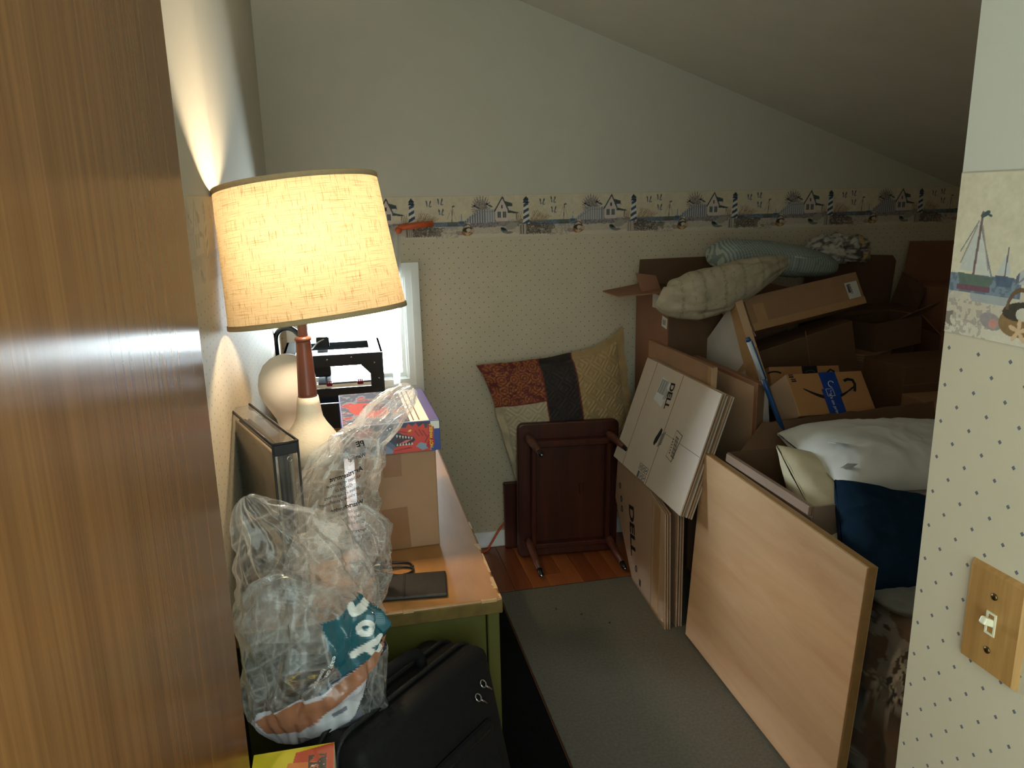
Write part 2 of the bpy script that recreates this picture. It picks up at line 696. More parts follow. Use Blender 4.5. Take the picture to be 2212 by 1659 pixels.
def paint_border(U, V, off=0.0, hi=False):
    """U along the wall in metres, V up in metres: houses, lighthouses, sea, fence and dunes, once per repeat"""
    H_ = ZB1 - ZB0
    u = ((U - off) / PER) % 1.0
    v = V / H_
    x = u * PER / H_                       # same unit as v
    C = np.empty(U.shape + (3,))
    k = 1.0
    n1 = fbm(U * 60, V * 60, 3)
    n2 = fbm(U * 260, V * 260, 9)
    C[:] = np.array((205, 194, 170))
    C += ((n1 - 0.5) * 22)[..., None]
    K = PER / H_

    def X(f):
        return f * K
    # dunes and sand
    dune = 0.30 + 0.09 * np.sin((u - 0.05) * 2 * PI) * 0.5 + 0.07 * (n1 - 0.5)
    put(C, v < dune, (196, 184, 166))
    put(C, (v < dune) & (n2 > 0.53), (168, 158, 150), 0.5)
    put(C, v < 0.06 + 0.06 * n1, (206, 196, 178))
    # sea
    sea = (u > 0.03) & (u < 0.47) & (v > 0.27) & (v < 0.385)
    put(C, sea, (84, 98, 118), 0.85)
    put(C, sea & (n2 > 0.52), (124, 138, 150), 0.7)
    put(C, (u > 0.1) & (u < 0.44) & (v > 0.22) & (v <= 0.27) & (n1 > 0.42), (150, 156, 160), 0.8)
    # brown scrub
    scr = (u > 0.0) & (u < 0.16 + 0.22 * n1) & (v > 0.10 * n2) & (v < 0.30 - 0.5 * u + 0.16 * n1) & (n2 > 0.30)
    put(C, scr, (104, 92, 84), 0.75)
    put(C, scr & (n2 > 0.5), (72, 66, 66), 0.6)
    put(C, (u > 0.2) & (u < 0.4) & (v < 0.22) & (n2 > 0.5), (150, 138, 128), 0.6)
    # grey dune shadows under fence and house
    sh = (u > 0.5) & (u < 0.99) & (v > 0.2 + 0.1 * n1) & (v < 0.36 + 0.08 * n1)
    put(C, sh, (128, 122, 128), 0.7)
    put(C, sh & (n2 > 0.5), (88, 84, 96), 0.6)
    # reeds by the lighthouse
    for i in range(26):
        a = 0.03 + 0.14 * ((i * 37) % 26) / 26.0
        t = 0.36
        top = t + 0.12 + 0.16 * ((i * 11) % 7) / 7
        lean = 0.02 + 0.05 * ((i * 5) % 4) / 4
        put(C, seg(x, v, (X(a), t), (X(a) + lean * K * 1.2, top), 0.006), (150, 122, 96), 0.8)
    for i in range(10):
        a = 0.90 + 0.06 * i / 10
        put(C, seg(x, v, (X(a), 0.34), (X(a) + 0.03, 0.5 + 0.05 * (i % 3)), 0.006), (150, 126, 100), 0.7)
    # lighthouse with slanting stripes, split across the seam of the repeat
    for s0 in (0.0, 1.0):
        c = X(s0)
        w = 0.085 - 0.03 * (v - 0.33) / 0.5
        tow = (np.abs(x - c) < w) & (v > 0.30) & (v < 0.82)
        put(C, tow, (214, 208, 196))
        st = ((v - 0.55 * (x - c)) % 0.145) < 0.075
        put(C, tow & st, (66, 84, 108))
        put(C, (np.abs(x - c) < 0.062) & (v >= 0.80) & (v < 0.89), (70, 82, 98))
        put(C, (np.abs(x - c) < 0.075) & (v >= 0.80) & (v < 0.82), (40, 48, 58))
        put(C, inpoly(x, v, [(c - 0.075, 0.875), (c + 0.075, 0.875), (c, 0.96)]), (52, 62, 70))
    # gulls
    for bu, bv in ((0.145, 0.80), (0.245, 0.84), (0.25, 0.60)):
        c = X(bu)
        put(C, ell(x, v, (c, bv - 0.03), 0.055, 0.022, 0.5), (204, 200, 196))
        for dx in (-0.03, 0.02):
            put(C, seg(x, v, (c + dx, bv - 0.03), (c + dx * 2.0 + 0.015, bv + 0.075), 0.016), (120, 120, 128))
            put(C, seg(x, v, (c + dx * 1.7 + 0.01, bv + 0.05), (c + dx * 2.1 + 0.012, bv + 0.09), 0.012), (54, 54, 66))
        put(C, seg(x, v, (c + 0.03, bv - 0.05), (c + 0.07, bv - 0.035), 0.008), (60, 60, 70))
    # sailing boats
    c = X(0.345)
    if hi:
        put(C, inpoly(x, v, [(c - 0.13, 0.40), (c - 0.01, 0.72), (c - 0.012, 0.40)]), (190, 190, 184))
        put(C, inpoly(x, v, [(c + 0.005, 0.40), (c + 0.0, 0.70), (c + 0.13, 0.38)]), (196, 194, 186))
        put(C, seg(x, v, (c + 0.0, 0.70), (c + 0.13, 0.38), 0.005), (120, 124, 130))
        put(C, seg(x, v, (c - 0.13, 0.52), (c - 0.01, 0.71), 0.004), (120, 124, 130))
    put(C, seg(x, v, (c - 0.01, 0.38), (c + 0.012, 0.76), 0.009), (116, 96, 100))
    put(C, seg(x, v, (c + 0.012, 0.74), (c + 0.05, 0.76), 0.014), (70, 84, 84))
    put(C, seg(x, v, (c + 0.04, 0.755), (c + 0.075, 0.74), 0.007), (70, 84, 84))
    put(C, seg(x, v, (c - 0.12, 0.45), (c - 0.02, 0.68), 0.005), (150, 140, 134))
    put(C, seg(x, v, (c + 0.02, 0.68), (c + 0.10, 0.42), 0.005), (150, 140, 134))
    put(C, inpoly(x, v, [(c - 0.13, 0.39), (c + 0.15, 0.375), (c + 0.12, 0.31), (c - 0.11, 0.31)]), (92, 106, 96))
    put(C, (x > c - 0.13) & (x < c + 0.13) & (v > 0.285) & (v < 0.315), (112, 78, 88))
    c2 = X(0.425)
    put(C, inpoly(x, v, [(c2 - 0.06, 0.40), (c2, 0.53), (c2 + 0.045, 0.40)]), (186, 188, 184))
    put(C, seg(x, v, (c2, 0.39), (c2 + 0.006, 0.56), 0.005), (110, 96, 104))
    put(C, inpoly(x, v, [(c2 - 0.07, 0.395), (c2 + 0.07, 0.39), (c2 + 0.05, 0.33), (c2 - 0.05, 0.33)]), (84, 96, 116))
    # bush behind the fence
    c = X(0.60)
    rr = np.hypot((x - c) / 0.26, (v - 0.72) / 0.27)
    ang = np.arctan2(v - 0.6, x - c)
    spk = 0.78 + 0.22 * np.sin(ang * 31 + 3 * n1)
    bu_ = (rr < spk) & (v > 0.45)
    put(C, bu_, (140, 128, 126), 0.75)
    put(C, bu_ & (n2 > 0.52), (98, 88, 92), 0.7)
    # picket fence
    fx = (u > 0.455) & (u < 0.72)
    ftop = 0.40 + 0.27 * np.clip((u - 0.455) / 0.14, 0, 1) ** 0.8
    fb = 0.345 + 0.02 * n1
    fm = fx & (v > fb) & (v < ftop)
    put(C, fm, (176, 174, 176))
    put(C, fm & (((u - 0.455) * 46) % 1.0 < 0.30), (96, 98, 112))
    put(C, fx & (np.abs(v - (ftop - 0.06)) < 0.008), (128, 128, 136))
    # two ducks sitting on it
    for du, dv in ((0.555, 0.70), (0.665, 0.74)):
        c = X(du)
        put(C, ell(x, v, (c + 0.02, dv), 0.075, 0.032, -0.35), (190, 186, 182))
        put(C, ell(x, v, (c + 0.045, dv + 0.004), 0.07, 0.02, -0.4), (84, 84, 96))
        put(C, ell(x, v, (c - 0.035, dv + 0.05), 0.028, 0.026), (48, 48, 54))
        put(C, seg(x, v, (c - 0.06, dv + 0.045), (c - 0.09, dv + 0.035), 0.007), (70, 64, 50))
    # house
    c = X(0.79)
    put(C, inpoly(x, v, [(c - 0.17, 0.66), (c, 0.93), (c + 0.13, 0.66), (c + 0.13, 0.375), (c - 0.17, 0.375)]), (206, 190, 182))
    put(C, inpoly(x, v, [(c + 0.03, 0.86), (c + 0.24, 0.80), (c + 0.25, 0.70), (c + 0.14, 0.64)]), (72, 84, 84))
    put(C, inpoly(x, v, [(c + 0.13, 0.72), (c + 0.24, 0.72), (c + 0.24, 0.62), (c + 0.13, 0.62)]), (200, 188, 180))
    put(C, inpoly(x, v, [(c + 0.13, 0.64), (c + 0.40, 0.575), (c + 0.39, 0.55), (c + 0.13, 0.57)]), (66, 80, 80))
    put(C, (x > c + 0.13) & (x < c + 0.36) & (v > 0.375) & (v < 0.47) & ((x * 30) % 1 < 0.6), (200, 186, 178))
    put(C, seg(x, v, (c + 0.34, 0.40), (c + 0.34, 0.56), 0.009), (120, 112, 110))
    for a_, b_ in (((c - 0.20, 0.62), (c, 0.95)), ((c, 0.95), (c + 0.15, 0.62))):
        put(C, seg(x, v, a_, b_, 0.016), (74, 82, 84))
    for wx in (-0.09, 0.045):
        wm = (np.abs(x - (c + wx)) < 0.042) & (v > 0.46) & (v < 0.60)
        put(C, wm, (86, 94, 98))
        put(C, wm & (np.abs(x - (c + wx)) < 0.006), (150, 146, 144))
    put(C, (np.abs(x - (c - 0.015)) < 0.02) & (v > 0.68) & (v < 0.76), (72, 76, 80))
    # basket of shells with a starfish
    c = X(0.475)
    put(C, ell(x, v, (c - 0.20, 0.115), 0.085, 0.05, -0.2), (150, 140, 140))
    put(C, ell(x, v, (c - 0.18, 0.105), 0.035, 0.03), (190, 140, 130))
    put(C, ell(x, v, (c + 0.01, 0.145), 0.155, 0.095, 0.2), (136, 108, 72))
    put(C, ell(x, v, (c + 0.0, 0.20), 0.125, 0.055, 0.12), (66, 58, 46))
    put(C, ell(x, v, (c + 0.03, 0.185), 0.06, 0.04), (196, 188, 172))
    put(C, ell(x, v, (c + 0.12, 0.165), 0.06, 0.045), (184, 158, 142))
    hd = np.hypot((x - c) / 0.105, (v - 0.205) / 0.135)
    put(C, (hd < 1.0) & (hd > 0.80) & (v > 0.20), (108, 84, 62))
    sx, sy = c + 0.005, 0.085
    r_ = np.hypot(x - sx, v - sy)
    th = np.arctan2(v - sy, x - sx)
    put(C, r_ < 0.075 * (0.62 + 0.38 * np.cos(5 * (th - PI / 2))), (206, 172, 138))
    # bucket, stones and pilings
    c = X(0.80)
    put(C, ell(x, v, (c, 0.155), 0.09, 0.055, -0.4), (96, 110, 104))
    put(C, ell(x, v, (c - 0.02, 0.19), 0.07, 0.035, -0.35), (48, 54, 54))
    put(C, ell(x, v, (c + 0.19, 0.255), 0.15, 0.085, 0.25), (158, 152, 140))
    put(C, ell(x, v, (c + 0.10, 0.10), 0.12, 0.03), (130, 124, 122))
    for i, pu in enumerate((0.945, 0.965, 0.985, 1.0)):
        c = X(pu)
        put(C, (np.abs(x - c) < 0.028) & (v > 0.04) & (v < 0.30 - 0.03 * (i % 2)), (178, 168, 156))
        put(C, (np.abs(x - c - 0.02) < 0.01) & (v > 0.06) & (v < 0.28), (92, 86, 86))
    C += ((n2 - 0.5) * 16)[..., None]
    # thin shadow line of the paper's edge
    put(C, (v > 0.992), (176, 166, 146))
    return C


MT['border'] = mat_print('border_print', 0.75, 0.15)
bd = print_panel('wallpaper_border', XR - WX1 - 0.0 + 0.42, ZB1 - ZB0, 0.0020, lambda U, V: paint_border(U, V, 0.294 + 0.165), MT['border'], wall_back,
                 place((-0.165, YB - 0.0012, ZB0)))
bd = print_panel('wallpaper_border', 2.1, ZB1 - ZB0, 0.0030, lambda U, V: 0.25 * paint_border(U, V, 0.1) + 0.75 * np.array((200, 190, 168)), MT['border'], wall_left,  # print paled towards beige: the lamp's washing-out is put into the colour
                 place((XL + 0.0012, 1.0, ZB0), (0, 0, 90)))
bd = print_panel('wallpaper_border', 0.30, ZB1 - ZB0, 0.0007, lambda U, V: paint_border(U, V, -0.128, True), MT['border'], wall_right,
                 place((XE - 0.0012, YE - 0.0005, ZB0), (0, 0, -90)))

# ------------------------------------------------------------------ window
win = thing('window_1', 'small square white window, blown out by daylight behind the lamp', 'window', (0.045, YB, 0.735), kind='structure')
ox, oz = 0.045, 0.735


def ring(b, x0, x1, z0, z1, w, y0, y1):
    box2(b, x0, x0 + w, y0, y1, z0, z1)
    box2(b, x1 - w, x1, y0, y1, z0, z1)
    box2(b, x0 + w, x1 - w, y0, y1, z0, z0 + w)
    box2(b, x0 + w, x1 - w, y0, y1, z1 - w, z1)


for nm, x0, x1, z0, z1, w, y0, y1 in (('casing', -0.218, 0.308, 0.737, 1.264, 0.030, -0.020, 0.0),
                                      ('casing_step', -0.190, 0.280, 0.765, 1.236, 0.028, -0.013, 0.02),
                                      ('jamb', -0.166, 0.256, 0.784, 1.216, 0.012, 0.0, 0.095),
                                      ('sash', -0.154, 0.244, 0.796, 1.204, 0.016, 0.03, 0.06)):
    b = BM()
    ring(b, x0 - ox, x1 - ox, z0 - oz, z1 - oz, w, y0, y1)
    obj(nm, b, MT['white_trim'], win)
mg, nt, bs = nodes('window_glass')
nt.nodes.remove(bs)
tr = nt.nodes.new('ShaderNodeBsdfTransparent')
gl = nt.nodes.new('ShaderNodeBsdfAnisotropic')
gl.inputs['Roughness'].default_value = 0.02
fr = nt.nodes.new('ShaderNodeFresnel')
fr.inputs['IOR'].default_value = 1.3
mxs = nt.nodes.new('ShaderNodeMixShader')
nt.links.new(fr.outputs[0], mxs.inputs[0])
nt.links.new(tr.outputs[0], mxs.inputs[1])
nt.links.new(gl.outputs[0], mxs.inputs[2])
nt.links.new(mxs.outputs[0], nt.nodes['Material Output'].inputs['Surface'])
onebox('pane', (0, 0.045, 0.265), (0.37, 0.003, 0.38), mg, win)

# orange curtain rod and the sheer curtain hanging from it
rod = thing('curtain_rod', 'orange wooden curtain rod with a ball end above the window', 'curtain rod', (0.0, YB - 0.045, 1.405))
MT['orange'] = mat('orange_wood', S(186, 84, 44), 0.45, 0.12, 40, spec=0.4)
onetube('rod', [(0.235, 0, -0.004), (0.30, 0, 0.002), (0.372, 0, 0.008)], [0.010, 0.013, 0.011], MT['orange'], rod, 12)
b = BM()
bmesh.ops.create_uvsphere(b, u_segments=16, v_segments=10, radius=0.014)
bmesh.ops.translate(b, vec=(0.236, 0.0, -0.014), verts=b.verts)
obj('finial', b, MT['orange'], rod, True)
onebox('bracket', (0.30, 0.027, 0.0), (0.012, 0.034, 0.014), MT['orange'], rod, None, 0.002)
mc, nt, bs = nodes('sheer_curtain')
nt.nodes.remove(bs)
tr = nt.nodes.new('ShaderNodeBsdfTransparent')
tl = nt.nodes.new('ShaderNodeBsdfTranslucent')
df = nt.nodes.new('ShaderNodeBsdfDiffuse')
tl.inputs['Color'].default_value = (0.8, 0.82, 0.82, 1)
df.inputs['Color'].default_value = (0.8, 0.8, 0.78, 1)
a1 = nt.nodes.new('ShaderNodeMixShader')
a1.inputs[0].default_value = 0.5
nt.links.new(tl.outputs[0], a1.inputs[1])
nt.links.new(df.outputs[0], a1.inputs[2])
a2 = nt.nodes.new('ShaderNodeMixShader')
wv = nz(nt, texco(nt, (1, 1, 0.05)), 60, 2)
nt.links.new(math_(nt, 'ADD', math_(nt, 'MULTIPLY', wv, 0.3), 0.22), a2.inputs[0])
nt.links.new(tr.outputs[0], a2.inputs[1])
nt.links.new(a1.outputs[0], a2.inputs[2])
nt.links.new(a2.outputs[0], nt.nodes['Material Output'].inputs['Surface'])
U, V = np.meshgrid(np.linspace(0, 1, 60), np.linspace(0, 1, 30))
cx0 = 0.165 + 0.02 * (1 - V)
Xc = cx0 + (0.245 - cx0 - 0.035 * (1 - V)) * U
Yc = YB - 0.048 + 0.007 * np.sin(U * 22) * (0.5 + 0.5 * (1 - V))
Zc = 0.78 + (1.395 - 0.78) * V
cur = obj('sheer_curtain', grid_mesh('sheer_curtain', Xc, Yc, Zc), mc, None, True)
sm = cur.modifiers.new('thick', 'SOLIDIFY')
sm.thickness = 0.0006
tag(cur, 'narrow sheer white curtain strip hanging over the window edge', 'curtain')

# ------------------------------------------------------------------ door
MT['door'] = mat_wood('door_veneer', S(122, 78, 38), S(158, 108, 58), 'z', 90, 0.27, 0.7, 0.07, 0.02, bscale=220)
nt = MT['door'].node_tree
bs = nt.nodes['Principled BSDF']
bs.inputs['Roughness'].default_value = 0.27
bs.inputs['Anisotropic'].default_value = 0.9
bs.inputs['Specular IOR Level'].default_value = 1.0
tg_ = nt.nodes.new('ShaderNodeCombineXYZ')       # grain runs upright, so highlights spread sideways
tg_.inputs[1].default_value = 1.0
nt.links.new(tg_.outputs[0], bs.inputs['Tangent'])
door = thing('door_1', 'brown wood veneer door standing open at the left', 'door', (-0.188, 0.60, 0.01), kind='structure')
onebox('door_leaf', (0, 0, 1.015), (0.036, 0.762, 2.03), MT['door'], door, None, 0.002)
b = BM()
for z in (0.25, 1.0, 1.8):
    tube(b, [(0.014, -0.388, z - 0.045), (0.014, -0.388, z + 0.045)], 0.006, 10)
obj('hinge', b, MT['steel'], door, True)

# ------------------------------------------------------------------ light switch on the near wall
MT['switch_wood'] = mat_wood('oak_switch_plate', S(150, 108, 58), S(186, 142, 86), 'z', 70, 0.4, 0.35, 0.1, 0.06)
MT['ivory'] = mat('ivory_plastic', S(222, 216, 190), 0.35, 0.02, 20, spec=0.45)
MT['brass'] = mat('dull_brass_screw', S(110, 92, 66), 0.35, 0.1, 60, metal=1.0)
sw = thing('light_switch', 'wooden light switch plate with an ivory toggle on the near wall', 'light switch', M=frame((XE, 0.588, 1.0655), (0, -1, 0), (0, 0, 1)))
b = BM()
box(b, (0, -0.003, 0), (0.072, 0.006, 0.114))
for v in b.verts:
    if v.co.y < -0.004:
        v.co.x *= 0.90
        v.co.z *= 0.935
obj('plate', b, MT['switch_wood'], sw)
tg = onebox('toggle', (0.0, -0.010, 0.003), (0.0075, 0.016, 0.008), MT['ivory'], sw, (-24, 0, 0), 0.0015, 2)
b = BM()
ring(b, -0.0062, 0.0062, -0.0125, 0.0125, 0.0022, -0.0072, -0.005)
obj('toggle_collar', b, MT['ivory'], sw)
for z in (0.0302, -0.0302):
    b = BM()
    lathe(b, [(0.0038, 0), (0.0036, 0.001), (0.002, 0.0018), (0.0004, 0.002)], 16)
    bmesh.ops.rotate(b, cent=(0, 0, 0), matrix=Matrix.Rotation(PI / 2, 3, 'X'), verts=b.verts)
    bmesh.ops.translate(b, vec=(0, -0.006, z), verts=b.verts)
    obj('screw', b, MT['brass'], sw, True)

# ------------------------------------------------------------------ rugs
MT['rug'] = mat('grey_rug_pile', S(112, 108, 98), 0.95, 0.14, 120, bmp=0.8, bscale=500, bdist=0.003, spec=0.05)
MT['rug_black'] = mat('black_rug_pile', S(20, 20, 21), 0.95, 0.3, 160, bmp=0.8, bscale=500, bdist=0.003, spec=0.05)
MT['rug_edge'] = mat('dark_binding', S(52, 48, 44), 0.9, 0.2, 100, spec=0.05)
rug = thing('grey_rug', 'short pile grey area rug in the middle of the floor', 'rug', (1.3, 1.7, 0))
onebox('pile', (0, 0, 0.005), (1.56, 1.95, 0.008), MT['rug'], rug, None, 0.002)
onebox('binding', (0, 0.978, 0.004), (1.56, 0.006, 0.008), MT['rug_edge'], rug, None, 0.002)
rb = onebox('black_rug', (0, 0, 0.004), (0.22, 1.85, 0.007), MT['rug_black'], None, None, 0.002)
rb.location = (0.405, 1.70, 0)
tag(rb, 'black rug strip between the dresser and the grey rug', 'rug')
MT['lint'] = mat('lint', S(60, 54, 48), 0.9, 0.2)
for i, (x, y) in enumerate(((0.78, 2.44), (0.86, 2.36), (0.70, 2.5))):
    c = onebox('crumb', (0, 0, 0.002), (0.008, 0.005, 0.004), MT['lint'], None, (0, 0, 40 * i), 0.001)
    c.location = (x, y, 0.0095)
    tag(c, ('tiny dark crumb on the grey rug, nearest the flat cartons', 'tiny dark crumb on the grey rug, between two others', 'tiny dark crumb on the grey rug, farthest from the flat cartons')[(1, 0, 2)[i]], 'crumb', 'crumbs on the rug')
# ================================================================== DRESSER AND WHAT STANDS ON IT
MT['dresser_green'] = mat('olive_green_paint', S(78, 76, 32), 0.45, 0.12, 5, bmp=0.1, bscale=80, spec=0.35)
MT['dresser_top'] = mat_wood('worn_golden_top', S(138, 94, 50), S(170, 122, 72), 'y', 9, 0.40, 0.4, 0.06, 0.25)
MT['dresser_edge'] = mat('worn_edge', S(98, 78, 38), 0.5, 0.25, 40, spec=0.3)
MT['chip'] = mat('bare_chipped_wood', S(176, 142, 100), 0.7, 0.1, 60)
DZ = 0.75
dr = thing('dresser', 'low olive green dresser with a worn golden top along the left wall', 'dresser', (0.012, 2.18, 0))
dx0, dx1, dy0, dy1 = -0.245, 0.250, -0.855, 0.86
b = BM()
box2(b, dx0, dx1, dy0, dy1, DZ - 0.030, DZ, 0.004, 2)
obj('top', b, MT['dresser_top'], dr)
b = BM()
box2(b, dx0 + 0.004, dx1 + 0.001, dy0 - 0.0025, dy0 + 0.002, DZ - 0.030, DZ - 0.004, 0.001)
obj('end_edge', b, MT['dresser_edge'], dr)
b = BM()
box2(b, dx1 - 0.001, dx1 + 0.002, dy0, dy1, DZ - 0.030, DZ - 0.004, 0.001)
obj('front_edge', b, MT['dresser_edge'], dr)
b = BM()
box2(b, dx0 + 0.006, dx1 - 0.030, dy0 + 0.010, dy1 - 0.01, 0.06, DZ - 0.030, 0.002)
obj('body', b, MT['dresser_green'], dr)
b = BM()
box2(b, dx1 - 0.028, dx1 - 0.004, dy0 + 0.006, dy0 + 0.030, 0.0, DZ - 0.031, 0.002)
obj('corner_post', b, MT['dresser_green'], dr)
for cc in range(2):
    for k in range(3):
        y0 = dy0 + 0.034 + cc * 0.83
        d_ = onebox('drawer', (dx1 - 0.014, y0 + 0.40, 0.175 + k * 0.205), (0.022, 0.80, 0.195), MT['dresser_green'], dr, None, 0.003)
        b = BM()
        lathe(b, [(0.006, 0), (0.006, 0.012), (0.014, 0.018), (0.012, 0.024), (0.002, 0.026)], 16)
        bmesh.ops.rotate(b, cent=(0, 0, 0), matrix=Matrix.Rotation(PI / 2, 3, 'Y'), verts=b.verts)
        bmesh.ops.translate(b, vec=(dx1 - 0.003, y0 + 0.40, 0.175 + k * 0.205), verts=b.verts)
        obj('knob', b, MT['brass'], d_, True)
for y, l, w in ((-0.79, 0.05, 0.011), (-0.70, 0.09, 0.006), (-0.62, 0.03, 0.012), (-0.845, 0.018, 0.009), (-0.5, 0.04, 0.006)):
    pts = [(dx1 - w * random.uniform(.3, 1), y - l / 2 + l * i / 6, DZ + 0.0003) for i in range(7)]
    oneprism('chip', [(dx1 + 0.0005, y - l / 2, DZ + 0.0003)] + pts + [(dx1 + 0.0005, y + l / 2, DZ + 0.0003)], (0, 0, -0.006), MT['chip'], dr)
for x, l in ((0.225, 0.03), (0.07, 0.02)):
    pts = [(x - l / 2 + l * i / 6, dy0 + random.uniform(0.001, 0.004), DZ + 0.0003) for i in range(7)]
    oneprism('chip', [(x - l / 2, dy0 - 0.0027, DZ + 0.0003)] + pts + [(x + l / 2, dy0 - 0.0027, DZ + 0.0003)], (0, 0, -0.005), MT['chip'], dr)

# ------------------------------------------------------------------ table lamp
LX, LY = -0.085, 1.67
lamp = thing('table_lamp', 'lit table lamp with a tilted linen drum shade and white ceramic body', 'lamp', (LX, LY, DZ))
MT['ceramic'] = mat('cream_ceramic', S(226, 216, 196), 0.5, 0.04, 60, bmp=0.25, bscale=240, spec=0.35)
MT['ceramic_band'] = mat('ribbed_stoneware', S(190, 168, 140), 0.55, 0.12, 50, spec=0.3)
MT['teak'] = mat_wood('reddish_teak', S(98, 56, 46), S(124, 74, 60), 'z', 60, 0.35, 0.4, 0.08)
MT['brown_tube'] = mat('brown_lamp_tube', S(128, 92, 82), 0.4, 0.06, 30)
onelathe('foot', [(0.060, 0), (0.064, 0.004), (0.064, 0.03), (0.062, 0.034)], MT['ceramic'], lamp)
pr = [(0.0615, 0.034)]
for i in range(11):
    z = 0.04 + i * 0.0155
    pr += [(0.0655, z), (0.0655, z + 0.010), (0.0640, z + 0.0125)]
onelathe('ribbed_band', pr, MT['ceramic_band'], lamp)
onelathe('body', [(0.0655, 0.203), (0.069, 0.210), (0.0675, 0.226), (0.061, 0.246), (0.049, 0.266), (0.0355, 0.285), (0.0290, 0.298), (0.0265, 0.312), (0.0245, 0.330), (0.0220, 0.345)], MT['ceramic'], lamp)
onelathe('wood_neck', [(0.0205, 0.345), (0.0200, 0.352), (0.0185, 0.39), (0.0165, 0.44), (0.0155, 0.462), (0.0155, 0.466)], MT['teak'], lamp)
onelathe('collar', [(0.0155, 0.466), (0.0175, 0.468), (0.0180, 0.471), (0.0165, 0.474), (0.011, 0.476)], MT['teak'], lamp)
onelathe('stem', [(0.0100, 0.474), (0.0095, 0.505), (0.0110, 0.509), (0.0110, 0.514), (0.009, 0.517), (0.009, 0.56)], MT['brown_tube'], lamp)
onelathe('socket', [(0.009, 0.555), (0.016, 0.56), (0.017, 0.60), (0.014, 0.605)], MT['brass'], lamp)

# shade: linen cloth lit from inside
ms, nt, bs = nodes('linen_shade')
nt.nodes.remove(bs)
vh = texco(nt, (1, 1, 1), 'UV')
mh = nt.nodes.new('ShaderNodeMapping')
mh.inputs['Scale'].default_value = (14, 300, 1)
mv = nt.nodes.new('ShaderNodeMapping')
mv.inputs['Scale'].default_value = (420, 9, 1)
nt.links.new(vh, mh.inputs['Vector'])
nt.links.new(vh, mv.inputs['Vector'])
th_ = nz(nt, mh.outputs[0], 1.0, 3, 0.6)
tv_ = nz(nt, mv.outputs[0], 1.0, 3, 0.6)
th_d = ramp(nt, th_, [(0.54, (1, 1, 1)), (0.68, (0.42, 0.36, 0.26))])
tv_d = ramp(nt, tv_, [(0.56, (1, 1, 1)), (0.70, (0.48, 0.41, 0.30))])
mm = nt.nodes.new('ShaderNodeMix')
mm.data_type = 'RGBA'
mm.blend_type = 'MULTIPLY'
mm.inputs[0].default_value = 1.0
nt.links.new(th_d, mm.inputs[6])
nt.links.new(tv_d, mm.inputs[7])
m2 = nt.nodes.new('ShaderNodeMix')
m2.data_type = 'RGBA'
m2.blend_type = 'MULTIPLY'
m2.inputs[0].default_value = 1.0
nt.links.new(mm.outputs[2], m2.inputs[6])
m2.inputs[7].default_value = (0.37, 0.295, 0.185, 1)
tl = nt.nodes.new('ShaderNodeBsdfTranslucent')
df = nt.nodes.new('ShaderNodeBsdfDiffuse')
nt.links.new(m2.outputs[2], tl.inputs['Color'])
nt.links.new(m2.outputs[2], df.inputs['Color'])
mx_ = nt.nodes.new('ShaderNodeMixShader')
mx_.inputs[0].default_value = 0.5
nt.links.new(tl.outputs[0], mx_.inputs[1])
nt.links.new(df.outputs[0], mx_.inputs[2])
nt.links.new(mx_.outputs[0], nt.nodes['Material Output'].inputs['Surface'])

SHM = place((0.0245, 0, 0.654), (-5, -5.5, 0))
RB, RT, HS = 0.183, 0.164, 0.276
nn, mm_ = 96, 14
A_, T_ = np.meshgrid(np.linspace(0, 2 * PI, nn + 1), np.linspace(0, 1, mm_))
rr = RB + (RT - RB) * T_
me = grid_mesh('shade', rr * np.cos(A_), rr * np.sin(A_), (T_ - 0.5) * HS)
uv = me.uv_layers.new(name='UVMap')
li = np.empty(len(me.loops), np.int32)
me.loops.foreach_get('vertex_index', li)
uvs = np.stack([A_.ravel()[li] / (2 * PI), T_.ravel()[li]], 1).astype(np.float32)
uv.data.foreach_set('uv', uvs.ravel())
sh = obj('lamp_shade', me, ms, lamp, True)
sh.matrix_local = SHM
MT['shade_trim'] = mat('beige_shade_trim', S(176, 154, 118), 0.8, 0.06, 80, spec=0.1)
for nm, z, r in (('shade_top_trim', 0.5 * HS, RT), ('shade_bottom_trim', -0.5 * HS, RB)):
    b = BM()
    s_ = 1 if z > 0 else -1
    lathe(b, [(r + 0.0006, z - s_ * 0.009), (r + 0.0016, z - s_ * 0.0085), (r + 0.0022, z), (r + 0.001, z + s_ * 0.0015), (r - 0.0012, z), (r - 0.001, z - s_ * 0.0085)], 96, False, False)
    t_ = obj(nm, b, MT['shade_trim'], lamp, True)
    t_.matrix_local = SHM
b = BM()
for k in range(3):
    a = 2 * PI * k / 3 + 0.4
    tube(b, [(0, 0, 0.118), (RT * 0.99 * math.cos(a), RT * 0.99 * math.sin(a), 0.13)], 0.0014, 6)
tube(b, catmull([(-0.012, 0, -0.09), (-0.05, 0, -0.03), (-0.045, 0, 0.06), (0, 0, 0.118), (0.045, 0, 0.06), (0.05, 0, -0.03), (0.012, 0, -0.09)]), 0.0014, 6)
hp = obj('harp', b, MT['brass'], lamp, True)
hp.matrix_local = SHM
mb, nt, bs = nodes('lit_bulb_glass')
bs.inputs['Base Color'].default_value = (1, 0.95, 0.85, 1)
bs.inputs['Emission Color'].default_value = (1, 0.74, 0.42, 1)
bs.inputs['Emission Strength'].default_value = 8.0
onelathe('light_bulb', [(0.012, 0.60), (0.014, 0.615), (0.026, 0.640), (0.0295, 0.662), (0.026, 0.682), (0.014, 0.694), (0.002, 0.697)], mb, lamp, 24)
ld = bpy.data.lights.new('lamp_light', 'POINT')
ld.energy = LAMP_WATTS
ld.color = (1.0, 0.77, 0.50)
ld.shadow_soft_size = 0.034
lo = bpy.data.objects.new('lamp_light', ld)
